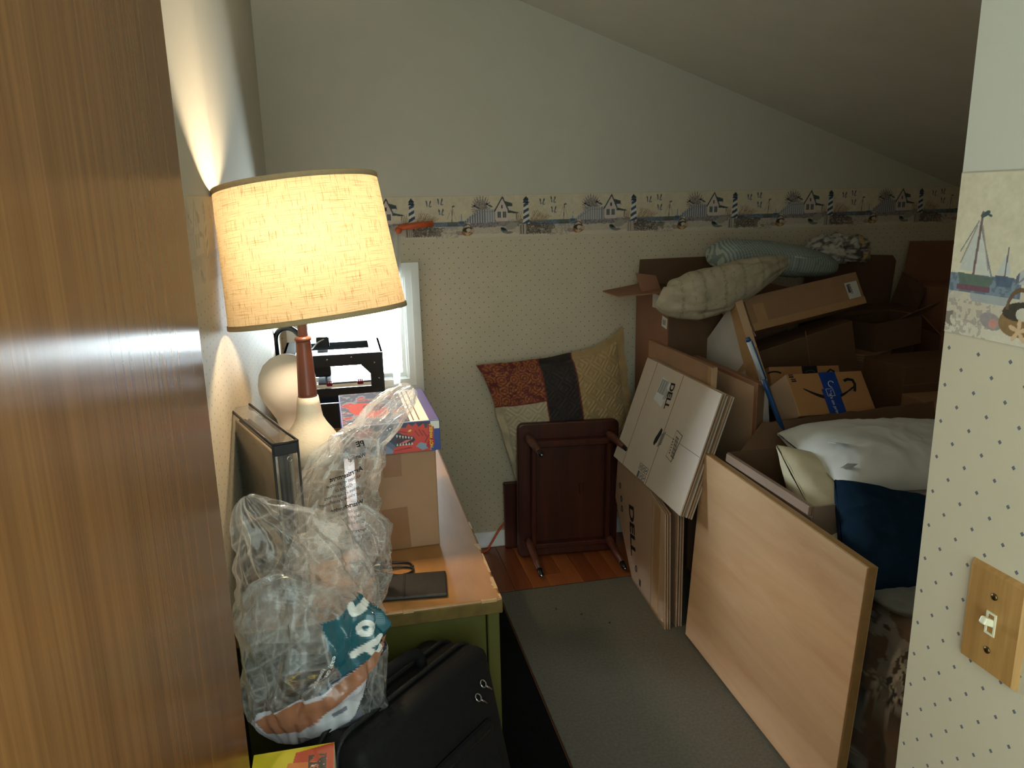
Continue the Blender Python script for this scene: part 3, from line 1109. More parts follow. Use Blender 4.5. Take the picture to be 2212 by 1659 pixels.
lo.location = (0.012, 0, 0.665)
link(lo, lamp)
lamp.children[-1]

# ------------------------------------------------------------------ giant light bulb ornament
MT['frosted'] = mat('frosted_white_glass', S(238, 233, 224), 0.5, 0.02, 10, spec=0.4)
MT['bulb_cap'] = mat('dull_screw_metal', S(168, 152, 124), 0.35, 0.08, 40, metal=0.8)
gb = thing('giant_bulb_lamp', 'oversized frosted white bulb ornament with a metal screw base behind the lamp', 'lamp', (-0.152, 2.04, DZ))
onelathe('globe', [(0.030, 0.165), (0.031, 0.18), (0.036, 0.20), (0.050, 0.225), (0.066, 0.25), (0.0735, 0.275), (0.0745, 0.295), (0.070, 0.32), (0.058, 0.344), (0.040, 0.360), (0.018, 0.369), (0.002, 0.371)], MT['frosted'], gb)
pr = []
for i in range(9):
    z = 0.02 + i * 0.016
    pr += [(0.0300, z), (0.0325, z + 0.005), (0.0325, z + 0.010), (0.0300, z + 0.015)]
onelathe('screw_base', [(0.024, 0.0), (0.026, 0.015)] + pr + [(0.031, 0.165)], MT['bulb_cap'], gb)

# ------------------------------------------------------------------ 3D printer in front of the window
pt = thing('desktop_printer', 'black open frame 3D printer standing in front of the window', '3D printer', (-0.04, 2.74, DZ))
px0, px1, py0, py1, pz = -0.165, 0.165, -0.14, 0.15, 0.255
b = BM()
box2(b, px0, px0 + 0.075, py0, py0 + 0.008, 0, pz)
box2(b, px1 - 0.045, px1, py0, py0 + 0.008, 0, pz)
box2(b, px0 + 0.075, px1 - 0.045, py0, py0 + 0.008, 0, 0.088)
box2(b, px0 + 0.075, px1 - 0.045, py0, py0 + 0.008, 0.112, 0.140)
box2(b, px0 + 0.075, px1 - 0.045, py0, py0 + 0.008, pz - 0.040, pz)
prism(b, [(px1 - 0.045, py0, pz - 0.040), (px1 - 0.075, py0, pz - 0.040), (px1 - 0.045, py0, pz - 0.072)], (0, 0.008, 0))
obj('front_frame', b, MT['black_metal'], pt)
b = BM()
box2(b, px0, px0 + 0.008, py0 + 0.008, py1, 0, pz)
obj('side_panel', b, MT['black_metal'], pt)
b = BM()
box2(b, px1 - 0.008, px1, py0 + 0.008, py0 + 0.06, 0, pz)
box2(b, px1 - 0.008, px1, py1 - 0.06, py1, 0, pz)
box2(b, px1 - 0.008, px1, py0 + 0.06, py1 - 0.06, 0, 0.05)
box2(b, px1 - 0.008, px1, py0 + 0.06, py1 - 0.06, pz - 0.03, pz)
obj('side_panel', b, MT['black_metal'], pt)
b = BM()
ring(b, px0, px1, 0, 0.28, 0.042, 0, 0.006)
bmesh.ops.rotate(b, cent=(0, 0, 0), matrix=Matrix.Rotation(-PI / 2, 3, 'X'), verts=b.verts)
bmesh.ops.translate(b, vec=(0, py0 + 0.006, pz + 0.0), verts=b.verts)
obj('top_frame', b, MT['black_metal'], pt)
b = BM()
box2(b, px0, px1, py1 - 0.006, py1, 0, 0.06)
box2(b, px0, px1, py1 - 0.006, py1, pz - 0.035, pz)
obj('rear_frame', b, MT['black_metal'], pt)
onebox('base_plate', (0, 0.005, 0.012), (0.31, 0.27, 0.02), MT['black_metal'], pt)
MT['bed'] = mat('grey_build_plate', S(96, 104, 110), 0.25, 0.08, 40, spec=0.5)
MT['red_clip'] = mat('red_clip', S(160, 30, 40), 0.4, 0.1)
bed = onebox('build_plate', (0.035, 0.02, 0.150), (0.185, 0.18, 0.006), MT['bed'], pt, (6, 0, 0), 0.001)
for x in (-0.02, 0.085):
    c = BM()
    box(c, (x, -0.075, 0.140), (0.020, 0.016, 0.012), None, 0.002)
    for k in (-1, 0, 1):
        box(c, (x + 0.006 * k, -0.076, 0.149), (0.0035, 0.012, 0.008))
    obj('bed_clip', c, MT['red_clip'], bed)
b = BM()
for y, z in ((0.0, 0.222), (0.025, 0.222), (0.0, 0.192), (0.025, 0.192)):
    tube(b, [(px0 + 0.01, y, z), (px1 - 0.01, y, z)], 0.004, 8)
obj('guide_rods', b, MT['steel'], pt, True)
ex = onebox('print_head', (-0.055, 0.0, 0.20), (0.085, 0.07, 0.085), MT['black_plastic'], pt, None, 0.006, 2)
onelathe('nozzle', [(0.002, 0.148), (0.006, 0.158), (0.006, 0.17)], MT['brass'], ex, 12).location = (-0.03, 0, 0)
onebox('carriage_block', (-0.035, 0.06, 0.268), (0.045, 0.06, 0.04), MT['black_plastic'], pt, None, 0.004)
onetube('filament_tube', catmull([(-0.03, 0.03, 0.28), (-0.05, 0.0, 0.275), (-0.07, -0.04, 0.262), (-0.075, -0.09, 0.262)]), 0.0022, MT['white_trim'], pt)
onetube('cable_sleeve', catmull([(-0.095, 0.03, 0.275), (-0.13, 0.05, 0.315), (-0.165, 0.06, 0.322), (-0.192, 0.065, 0.30), (-0.197, 0.07, 0.25), (-0.193, 0.075, 0.17), (-0.18, 0.08, 0.10), (-0.168, 0.09, 0.06)]), 0.0095, MT['black_plastic'], pt, 12)
for x, z in ((-0.02, pz - 0.016), (0.06, pz - 0.012), (0.135, pz - 0.035), (0.148, pz - 0.09), (0.150, pz - 0.14), (-0.13, pz - 0.05), (-0.13, 0.05), (0.15, 0.04)):
    b = BM()
    bmesh.ops.create_uvsphere(b, u_segments=10, v_segments=6, radius=0.0042)
    bmesh.ops.translate(b, vec=(x, py0 - 0.0005, z), verts=b.verts)
    obj('bolt_head', b, MT['steel'], pt, True)

# ------------------------------------------------------------------ carton with a toy box on it
ct = boxthing('shipping_carton', 'plain brown carton on the dresser with two patches of tape', 'carton', (0.0905, 1.742, DZ + 0.113), (0.168, 0.30, 0.226), (0, 0, 1.2))
onebox('body', (0, 0, 0.111), (0.168, 0.30, 0.222), MT['card'], ct, None, 0.003, 2)
onebox('flap', (0.0, -0.075, 0.2235), (0.17, 0.152, 0.004), MT['card'], ct, None, 0.001)
onebox('flap', (0.0, 0.077, 0.2235), (0.17, 0.148, 0.004), MT['card'], ct, None, 0.001)
onebox('tape', (-0.012, -0.1504, 0.196), (0.040, 0.0006, 0.050), MT['tape_dark'], ct)
onebox('tape', (-0.010, -0.1504, 0.050), (0.056, 0.0006, 0.096), MT['tape_dark'], ct, (0, -3, 0))


def paint_toy(U, V):
    """boxed toy art: a generic red horned monster with open jaws over grey rocks, blue panel at the end"""
    W, H_ = 0.196, 0.066
    C = np.empty(U.shape + (3,))
    n1 = fbm(U * 200, V * 200, 4)
    C[:] = np.array((52, 56, 74))
    C += ((n1 - 0.5) * 30)[..., None]
    put(C, V < 0.018 + 0.012 * np.sin(U * 90), (92, 100, 124))
    put(C, (V < 0.010 + 0.008 * np.sin(U * 140 + 2)), (128, 136, 158))
    put(C, ell(U, V, (0.035, 0.045), 0.03, 0.012, 0.4), (190, 70, 60))
    put(C, ell(U, V, (0.05, 0.030), 0.018, 0.010, -0.4), (150, 150, 164))
    put(C, ell(U, V, (0.02, 0.03), 0.014, 0.016), (96, 84, 96))
    red, dk = (206, 62, 46), (140, 34, 34)
    # scaly body with a row of back spikes, long snout pointing left, jaws wide open
    put(C, inpoly(U, V, [(0.100, 0.000), (0.104, 0.012), (0.120, 0.017), (0.140, 0.016), (0.150, 0.026), (0.146, 0.034), (0.124, 0.040), (0.106, 0.052), (0.112, 0.057), (0.130, 0.055), (0.136, 0.064), (0.144, 0.056), (0.152, 0.064), (0.158, 0.054), (0.168, 0.062), (0.172, 0.050), (0.182, 0.056), (0.184, 0.020), (0.180, 0.000)]), red)
    put(C, inpoly(U, V, [(0.112, 0.040), (0.128, 0.038), (0.146, 0.032), (0.149, 0.026), (0.140, 0.018), (0.112, 0.018), (0.108, 0.026)]), (62, 22, 28))
    put(C, inpoly(U, V, [(0.114, 0.020), (0.130, 0.022), (0.142, 0.028), (0.130, 0.028)]), (206, 110, 110))
    for i in range(6):
        x = 0.109 + i * 0.0062
        put(C, inpoly(U, V, [(x, 0.0405 - i * 0.0014), (x + 0.004, 0.0400 - i * 0.0014), (x + 0.002, 0.0335 - i * 0.0012)]), (222, 220, 206))
        put(C, inpoly(U, V, [(x, 0.0165), (x + 0.004, 0.0165), (x + 0.002, 0.0225)]), (222, 220, 206))
    put(C, ell(U, V, (0.1385, 0.0475), 0.0040, 0.0022, 0.4), (236, 200, 70))
    put(C, inpoly(U, V, [(0.150, 0.012), (0.160, 0.020), (0.172, 0.016), (0.178, 0.006), (0.164, 0.002)]), (126, 148, 166))
    for p_, q_ in (((0.150, 0.046), (0.158, 0.034)), ((0.158, 0.048), (0.166, 0.034)), ((0.166, 0.046), (0.174, 0.032)), ((0.106, 0.006), (0.140, 0.010)), ((0.170, 0.02), (0.180, 0.036)), ((0.11, 0.050), (0.132, 0.044))):
        put(C, seg(U, V, p_, q_, 0.0012), dk)
    put(C, U > 0.1835, (52, 70, 140))
    put(C, (U > 0.1835) & (V > 0.048), (226, 222, 210))
    put(C, inpoly(U, V, [(0.176, 0.060), (0.1905, 0.052), (0.189, 0.030), (0.1905, 0.012), (0.178, 0.004), (0.172, 0.010), (0.181, 0.030)]), (176, 34, 40))
    put(C, U < 0.0, (0, 0, 0))
    return C


tb = boxthing('toy_box', 'red and blue boxed toy car set lying on the carton', 'toy box', (0.082, 1.725, DZ + 0.2265 + 0.034), (0.206, 0.29, 0.068), (0, 0, 1.2))
MT['toy_top'] = mat('white_toy_box_lid', S(220, 214, 200), 0.35, 0.03, 20, spec=0.4)
MT['toy_blue'] = mat('blue_toy_box_side', S(60, 70, 140), 0.35, 0.05, 20, spec=0.4)
MT['toy_purple'] = mat('purple_lid_border', S(86, 76, 130), 0.35, 0.05, 20, spec=0.4)
onebox('body', (0, 0, 0.0335), (0.205, 0.29, 0.067), MT['toy_blue'], tb, None, 0.001)
onebox('lid', (0, 0, 0.0675), (0.200, 0.286, 0.001), MT['toy_top'], tb)


def paint_lid(U, V):
    C = np.empty(U.shape + (3,))
    n1 = fbm(U * 60, V * 60, 7)
    C[:] = (62, 68, 88)
    put(C, n1 > 0.5, (104, 108, 124))
    put(C, n1 > 0.6, (128, 54, 50))
    put(C, ell(U, V, (0.06, 0.12), 0.04, 0.07, 0.3), (140, 56, 46))
    put(C, ell(U, V, (0.07, 0.14), 0.02, 0.03, 0.3), (70, 40, 44))
    return C


lp = print_panel('lid_art', 0.140, 0.284, 0.0014, paint_lid, MT['print'], tb)
lp.matrix_local = Matrix(((1, 0, 0, -0.100), (0, 0, 1, -0.142), (0, -1, 0, 0.0683), (0, 0, 0, 1)))
onebox('lid_border', (0.090, 0, 0.0684), (0.020, 0.286, 0.0008), MT['toy_purple'], tb)
for i in range(4):
    onebox('lid_stripe', (0.060 - 0.012 * i, 0.0, 0.0684), (0.0025, 0.27, 0.0006), MT['card_dark'], tb)
print_panel('front_art', 0.202, 0.065, 0.0008, paint_toy, MT['gloss_print'], tb, place((-0.101, -0.1457, 0.001)))
MT['yellow_ink'] = mat('yellow_ink', S(240, 196, 60), 0.5, 0.05)
text('logo_lettering', 'HOT WHEELS', 0.0095, MT['yellow_ink'], tb, place((0.0830, -0.1464, 0.033), (0, -90, 0)), 0.03, 0.2, 0.9)

# ------------------------------------------------------------------ zipped clear storage cover
MT['vinyl'] = mat_film('clear_vinyl', 0.10, (0.95, 0.95, 0.94), 1.45, 0.08, 0.25, 26, 0.8)
MT['piping'] = mat('black_piping', S(40, 38, 40), 0.5, 0.2, 60, spec=0.4)
MT['grey_cloth'] = mat('dark_grey_cloth', S(58, 54, 54), 0.9, 0.2, 40, bmp=0.4, bscale=300)
MT['taupe_cloth'] = mat('taupe_cloth', S(150, 132, 112), 0.9, 0.12, 14, bmp=0.4, bscale=200)
vb = thing('zipped_storage_cover', 'clear vinyl storage cover with black piping standing against the left wall', 'storage bag', M=frame((-0.176, 1.555, DZ), (0.117, -0.31, 0), (0, 0, 1)))
L_, W_, H2 = 0.325, 0.046, 0.325
b = BM()
vsx = box(b, (0, 0, H2 / 2), (L_, W_, H2), None, 0.006, 2)
bmesh.ops.subdivide_edges(b, edges=list(b.edges), cuts=3, use_grid_fill=True)
for v in b.verts:
    k = noise.noise(v.co * 14) * 0.006
    v.co.y += k * (1 if abs(v.co.y) > 0.01 else 0.3)
obj('cover', b, MT['vinyl'], vb, True)
for i, (y, mtr) in enumerate(((-0.012, 'taupe_cloth'), (-0.003, 'grey_cloth'), (0.005, 'grey_cloth'), (0.013, 'taupe_cloth'))):
    b = BM()
    box(b, (-0.006 + 0.004 * i, y, H2 / 2 - 0.008), (L_ - 0.03, 0.0065, H2 - 0.035), None, 0.003, 2)
    obj('folded_cloth', b, MT[mtr], vb, True)
b = BM()
for y in (-W_ / 2, W_ / 2):
    tube(b, [(-L_ / 2, y, H2), (L_ / 2, y, H2)], 0.0028, 8)
    tube(b, [(L_ / 2, y, H2), (L_ / 2, y, 0.01)], 0.0022, 8)
tube(b, [(L_ / 2, -W_ / 2, H2), (L_ / 2, W_ / 2, H2)], 0.0028, 8)
obj('piping', b, MT['piping'], vb, True)
onebox('zipper_tape', (L_ / 2 - 0.001, 0, H2 - 0.012), (0.005, W_, 0.022), MT['piping'], vb, None, 0.002)
b = BM()
tube(b, [Vector((L_ / 2 + 0.006, 0.004 + 0.004 * math.cos(a), H2 - 0.03 + 0.005 * math.sin(a))) for a in np.linspace(0, 2 * PI, 17)], 0.0009, 6)
obj('zipper_pull', b, MT['steel'], vb, True)

# ------------------------------------------------------------------ clear plastic bags
MT['bag_clear'] = mat_film('clear_bag_film', 0.085, (0.995, 0.995, 0.995), 1.40, 0.07, 0.15, 30, 1.0)
MT['bag_thin'] = mat_film('thin_bag_film', 0.060, (0.995, 0.995, 0.99), 1.36, 0.06, 0.12, 18, 1.0)


def bag_mesh(name, spine, rx, ry, seed, amp=0.010, nu=280, nv=250, facing=(0, -1, 0), paint=None, pleats=((5, 0.9, 9.0), (11, 0.45, -14.0), (23, 0.20, 10.0)), shut=False):
    """crumpled plastic bag swept along a spine; rx across the picture plane, ry in depth"""
    P = catmull(spine, 10)
    n = len(P)
    t = np.linspace(0, 1, n)
    ts = np.linspace(0, 1, len(spine))
    f = np.linspace(0, 1, nv)
    PX = np.stack([np.interp(f, t, [p[i] for p in P]) for i in range(3)], 1)
    RX = np.interp(f, ts, rx)
    RY = np.interp(f, ts, ry)
    if shut:
        RX[[0, -1]] *= 0.03
        RY[[0, -1]] *= 0.03
    T = np.gradient(PX, axis=0)
    T /= np.linalg.norm(T, axis=1)[:, None] + 1e-9
    fc = np.array(facing, float)
    A = np.cross(T, fc)
    A /= np.linalg.norm(A, axis=1)[:, None] + 1e-9
    Bv = np.cross(A, T)
    ang = np.linspace(0, 2 * PI, nu, endpoint=False)
    ca, sa = np.cos(ang), np.sin(ang)
    ca = np.sign(ca) * np.abs(ca) ** 0.75
    sa = np.sign(sa) * np.abs(sa) ** 0.9
    co = PX[:, None, :] + (RX[:, None] * ca[None])[..., None] * A[:, None, :] + (RY[:, None] * sa[None])[..., None] * Bv[:, None, :]
    # crumple: folded plane waves give flat facets with sharp creases
    rs = np.random.RandomState(seed)
    D = co - PX[:, None, :]
    D /= np.linalg.norm(D, axis=2)[..., None] + 1e-9
    e = np.minimum(1.0, np.minimum(6 * f, 6 * (1 - f)))[:, None]
    k = np.zeros(co.shape[:2])
    fold = np.zeros(co.shape[:2])
    al = np.arange(nu) / nu * 2 * PI
    arc = np.concatenate([[0], np.cumsum(np.linalg.norm(np.diff(PX, axis=0), axis=1))])[:, None]
    for cnt, a_, tw in pleats:                     # long pleats running along the bag
        ph = (al[None] * cnt / PI + tw * arc + 0.55 * np.sin(al[None] * 2 + arc * 17 + rs.uniform(0, 6)) + 0.35 * np.sin(al[None] * 5 - arc * 31 + rs.uniform(0, 6)) + rs.uniform(0, 2))
        tri = np.abs((ph % 2.0) - 1.0)
        live = np.clip(0.5 + 0.8 * np.sin(arc * rs.uniform(14, 30) + al[None] * rs.randint(1, 4) + rs.uniform(0, 6)), 0, 1)
        k += a_ * (tri - 0.5) * (0.25 + 0.75 * live)
        fold = np.maximum(fold, 0.8 * live * np.exp(-np.minimum(tri, 1 - tri) * 16.0))
    for fq, a_, n_, sw in ((13, 0.45, 4, 0.5), (30, 0.22, 4, 0.8), (62, 0.10, 4, 0.4)):
        acc = np.zeros_like(k)
        for _ in range(n_):
            d_ = rs.normal(size=3)
            d_ /= np.linalg.norm(d_)
            ph = co @ d_ * fq * rs.uniform(0.7, 1.4) + rs.uniform(0, 9) + 0.5 * np.sin(co @ rs.normal(size=3) * fq * 0.5)
            tri = np.abs((ph % 2.0) - 1.0)
            acc += tri - 0.5
            live = np.clip(np.sin(co @ rs.normal(size=3) * 25 + rs.uniform(0, 6)) * 1.6, 0, 1)
            fold = np.maximum(fold, sw * live * np.exp(-np.minimum(tri, 1 - tri) * 480.0 / fq))
        k += a_ * acc / math.sqrt(n_)
    out = co + D * (k * amp * 2.3 * (0.35 + 0.65 * e))[..., None]
    C = paint(out) if paint is not None else None
    me = grid_mesh(name, out[..., 0], out[..., 1], out[..., 2], C, True)
    at_ = me.attributes.new('Fold', 'FLOAT', 'POINT')
    at_.data.foreach_set('value', fold.ravel().astype(np.float32))
    return me


def bag_parts(name, label, spine, rx, ry, seed, m, base, amp=0.010, group='clear plastic bags on the dresser end', paint=None, **kw):
    o = obj(name, bag_mesh(name, [Vector(s) - Vector(base) for s in spine], rx, ry, seed, amp, paint=paint, **kw), m, None, True)
    o.location = base
    return tag(o, label, 'plastic bag', group)


bg1 = bag_parts('plastic_bag', 'clear plastic bag with mirrored warning text, twisted shut towards the toy box',
                [(-0.052, 1.400, 0.775), (-0.048, 1.41, 0.835), (-0.040, 1.42, 0.905), (-0.026, 1.435, 0.965), (0.004, 1.448, 1.020), (0.034, 1.456, 1.064), (0.066, 1.463, 1.095), (0.098, 1.47, 1.122), (0.125, 1.475, 1.145)],
                [0.060, 0.078, 0.082, 0.078, 0.060, 0.034, 0.037, 0.034, 0.010], [0.045, 0.062, 0.064, 0.055, 0.04, 0.028, 0.030, 0.026, 0.010], 3, MT['bag_clear'], (-0.05, 1.42, 0.77), 0.010)
for body, sz, dx, dz, bo in (('PE', 0.014, 0.066, 0.285, 0.03), ('Warning!', 0.008, 0.058, 0.262, 0.02), ('Avertissement', 0.0095, 0.036, 0.236, 0.03), ('sachets en plastique', 0.0072, 0.030, 0.225, 0.0),
                             ('Gardez ce', 0.0072, 0.030, 0.215, 0.0), ('bebes et des enfants', 0.0072, 0.026, 0.205, 0.0), ('tout risque d\'etouffement', 0.0072, 0.024, 0.195, 0.0),
                             ('Waarschuwing', 0.009, 0.034, 0.182, 0.03), ('plastic zakken kunnen', 0.0072, 0.030, 0.171, 0.0), ('baby\'s en van bed', 0.0072, 0.030, 0.161, 0.0), ('houd uit de buurt van', 0.0072, 0.030, 0.151, 0.0),
                             ('Avvertenza', 0.0095, 0.050, 0.138, 0.03), ('sacchetti di plastica', 0.0072, 0.046, 0.127, 0.0), ('possono essere', 0.0072, 0.050, 0.117, 0.0), ('pericolosi per i bambini', 0.0072, 0.046, 0.107, 0.0)):
    tx = text('warning_text', body, sz * 1.12, MT['ink'], bg1, place((dx, -0.10, dz), (0, -12, 0)), bo, 0, -1.0)
    sw_ = tx.modifiers.new('wrap', 'SHRINKWRAP')
    sw_.target = bg1
    sw_.wrap_method = 'PROJECT'
    sw_.use_project_x = sw_.use_project_z = False
    sw_.use_project_y = True
    sw_.use_positive_direction = True
    sw_.use_negative_direction = False
    sw_.offset = 0.0008
bg2 = bag_parts('plastic_bag', 'large empty clear plastic bag drooping between the door edge and the flat black case',
                [(-0.172, 1.225, 1.045), (-0.160, 1.225, 1.015), (-0.135, 1.225, 0.975), (-0.108, 1.22, 0.93), (-0.092, 1.215, 0.88), (-0.090, 1.205, 0.83), (-0.098, 1.20, 0.775)],
                [0.006, 0.040, 0.074, 0.098, 0.114, 0.116, 0.100], [0.003, 0.010, 0.018, 0.026, 0.032, 0.034, 0.022], 11, MT['bag_thin'], (-0.10, 1.21, 0.775), 0.010)
bg4 = bag_parts('plastic_bag', 'creased clear plastic bag in the middle, below the twisted bag',
                [(-0.045, 1.33, 0.745), (-0.04, 1.335, 0.80), (-0.03, 1.34, 0.86), (-0.022, 1.345, 0.915), (-0.03, 1.35, 0.955)],
                [0.060, 0.080, 0.088, 0.086, 0.040], [0.016, 0.026, 0.030, 0.024, 0.010], 21, MT['bag_clear'], (-0.04, 1.34, 0.752), 0.010)

# printed bedding bag: film with ink areas
mp_, nt, bs = nodes('printed_bag_film')
nt.nodes.remove(bs)
va = nt.nodes.new('ShaderNodeVertexColor')
va.layer_name = 'Col'
vk = nt.nodes.new('ShaderNodeAttribute')
vk.attribute_name = 'Ink'
out_ = nt.nodes['Material Output']
df = nt.nodes.new('ShaderNodeBsdfPrincipled')
df.inputs['Roughness'].default_value = 0.22
df.inputs['Specular IOR Level'].default_value = 0.6
nt.links.new(va.outputs['Color'], df.inputs['Base Color'])
tr = nt.nodes.new('ShaderNodeBsdfTransparent')
tr.inputs['Color'].default_value = (0.96, 0.96, 0.95, 1)
gl = nt.nodes.new('ShaderNodeBsdfAnisotropic')
gl.inputs['Roughness'].default_value = 0.09
fr = nt.nodes.new('ShaderNodeFresnel')
fr.inputs['IOR'].default_value = 1.33
bp = nt.nodes.new('ShaderNodeBump')
bp.inputs['Strength'].default_value = 0.15
bp.inputs['Distance'].default_value = 0.004
nt.links.new(nz(nt, texco(nt), 45, 4), bp.inputs['Height'])
for q in (gl, fr, df):
    nt.links.new(bp.outputs['Normal'], q.inputs['Normal'])
k1 = nt.nodes.new('ShaderNodeMixShader')
nt.links.new(math_(nt, 'MULTIPLY', fr.outputs[0], 0.9), k1.inputs[0])
nt.links.new(tr.outputs[0], k1.inputs[1])
nt.links.new(gl.outputs[0], k1.inputs[2])
k2 = nt.nodes.new('ShaderNodeMixShader')
fa = nt.nodes.new('ShaderNodeAttribute')
fa.attribute_name = 'Fold'  # pale fold lines also imitate highlights along the creases
nt.links.new(math_(nt, 'MAXIMUM', vk.outputs['Fac'], math_(nt, 'ADD', 0.05, math_(nt, 'MULTIPLY', fa.outputs['Fac'], 0.40))), k2.inputs[0])
nt.links.new(k1.outputs[0], k2.inputs[1])
nt.links.new(df.outputs[0], k2.inputs[2])
nt.links.new(k2.outputs[0], out_.inputs['Surface'])
INK = {}


def paint_bag(co):
    """co: local coordinates; x to the right, z up; prints on the front half"""
    x = co[..., 0]
    z = co[..., 2]
    C = np.empty(x.shape + (3,))
    C[:] = (200, 200, 200)
    ink = np.zeros(x.shape)

    def P(mask, col, a=1.0):
        C[mask] = col
        ink[mask] = a
    P(inpoly(x, z, [(0.020, 0.185), (0.125, 0.225), (0.135, 0.115), (0.045, 0.080)]), (30, 92, 106), 0.95)
    P(inpoly(x, z, [(-0.01, 0.060), (0.06, 0.098), (0.13, 0.138), (0.135, 0.120), (0.06, 0.075), (-0.01, 0.040)]), (26, 36, 62), 0.95)
    for i in range(4):
        a = 0.03 + 0.022 * i
        P(inpoly(x, z, [(a, 0.078 + 0.5 * (a - 0.03)), (a + 0.012, 0.084 + 0.5 * (a - 0.03)), (a + 0.014, 0.076 + 0.5 * (a - 0.03)), (a + 0.002, 0.070 + 0.5 * (a - 0.03))]), (214, 214, 210), 0.95)
    # a pale sheet and a brown wooden band across it
    P(inpoly(x, z, [(-0.115, -0.02), (-0.085, 0.045), (0.02, 0.070), (0.09, 0.115), (0.075, 0.050), (0.05, 0.010), (0.0, -0.03), (-0.03, -0.09), (-0.08, -0.085)]), (206, 204, 214), 0.85)
    P(inpoly(x, z, [(-0.09, 0.030), (-0.05, 0.052), (0.01, 0.060), (0.085, 0.112), (0.12, 0.128), (0.10, 0.095), (0.02, 0.035), (-0.025, 0.0), (-0.075, 0.0)]), (168, 112, 84), 0.9)
    P(inpoly(x, z, [(0.012, 0.030), (0.05, 0.050), (0.07, 0.040), (0.055, 0.005), (0.01, -0.02)]), (214, 214, 220), 0.9)
    P(inpoly(x, z, [(0.025, 0.028), (0.048, 0.040), (0.050, 0.032), (0.027, 0.020)]), (120, 120, 136), 0.95)
    P(inpoly(x, z, [(-0.03, -0.010), (0.01, -0.015), (0.05, 0.008), (0.07, 0.030), (0.075, -0.01), (0.02, -0.06), (-0.03, -0.07)]), (120, 122, 136), 0.75)
    # white script on the teal patch
    for p_, q_ in (((0.070, 0.192), (0.104, 0.198)), ((0.070, 0.192), (0.066, 0.200)), ((0.064, 0.124), (0.084, 0.136)), ((0.084, 0.136), (0.104, 0.116)), ((0.084, 0.136), (0.106, 0.146))):
        P(seg(x, z, p_, q_, 0.0055), (226, 226, 222), 1)
    rr_ = np.hypot((x - 0.086) / 0.015, (z - 0.165) / 0.013)
    P((rr_ < 1) & (rr_ > 0.35), (226, 226, 222), 1)
    ink *= (0.9 + 0.1 * np.sin(x * 300))
    front = co[..., 1] < 0.01
    ink = np.where(front, ink, ink * 0.0)
    INK['a'] = ink
    return lin(C)


bg3 = bag_parts('plastic_bag', 'printed bedding bag with a teal patch hanging over the dresser corner',
                [(-0.085, 1.115, 0.672), (-0.083, 1.115, 0.715), (-0.080, 1.115, 0.765), (-0.080, 1.115, 0.815), (-0.078, 1.115, 0.865), (-0.070, 1.115, 0.905), (-0.06, 1.12, 0.93)],
                [0.070, 0.106, 0.112, 0.110, 0.112, 0.104, 0.060], [0.02, 0.034, 0.042, 0.040, 0.036, 0.028, 0.012], 31, mp_, (-0.085, 1.115, 0.70), 0.010, paint=paint_bag, nu=300, nv=260)
at = bg3.data.attributes.new('Ink', 'FLOAT', 'POINT')
at.data.foreach_set('value', INK['a'].ravel().astype(np.float32))
for body, sz, dx, dz, ry in (('easy care', 0.010, 0.030, 0.118, 115), ('hypoallergenic', 0.008, 0.012, 0.10, 115), ('simply perfect', 0.012, -0.05, -0.068, -12)):
    tx = text('bag_lettering', body, sz, MT['white_ink'], bg3, place((dx, -0.12, dz), (0, ry, 0)), 0.01)
    sw_ = tx.modifiers.new('wrap', 'SHRINKWRAP')
    sw_.target = bg3
    sw_.wrap_method = 'PROJECT'
    sw_.use_project_x = sw_.use_project_z = False
    sw_.use_project_y = True
    sw_.use_positive_direction = True
    sw_.use_negative_direction = False
    sw_.offset = 0.0008

# ------------------------------------------------------------------ black case, charger and cable on the dresser corner
MT['black_leather'] = mat('black_leatherette', S(30, 27, 26), 0.5, 0.15, 60, bmp=0.3, bscale=400, spec=0.4)
tc_ = thing('tablet_case', 'thin flat black case lying on the dresser corner', 'case', M=frame((0.094, 1.410, DZ), (0.995, -0.10, 0), (0, 0, 1)))
onebox('cover', (0, 0, 0.0045), (0.145, 0.098, 0.008), MT['black_leather'], tc_, None, 0.003, 2)
onebox('spine', (-0.012, 0, 0.0088), (0.004, 0.096, 0.002), MT['black_leather'], tc_, None, 0.0008)
ad = thing('power_adapter', 'small black power adapter beside the flat black case', 'adapter', (0.012, 1.495, DZ), (0, 0, -6))
onebox('body', (0, 0, 0.013), (0.065, 0.030, 0.024), MT['black_plastic'], ad, None, 0.004, 2)
onetube('cable', catmull([(0.03, -0.004, 0.014), (0.045, 0.006, 0.006), (0.07, 0.012, 0.004), (0.092, 0.005, 0.004), (0.094, -0.012, 0.004), (0.07, -0.03, 0.006), (0.035, -0.034, 0.014), (0.0, -0.028, 0.016), (-0.03, -0.02, 0.004)]), 0.0026, MT['black_plastic'], ad)
onetube('plug_cable', catmull([(-0.02, 0.010, 0.026), (0.02, 0.026, 0.012), (0.06, 0.034, 0.004), (0.085, 0.028, 0.004), (0.095, 0.010, 0.004)]), 0.0026, MT['black_plastic'], ad)

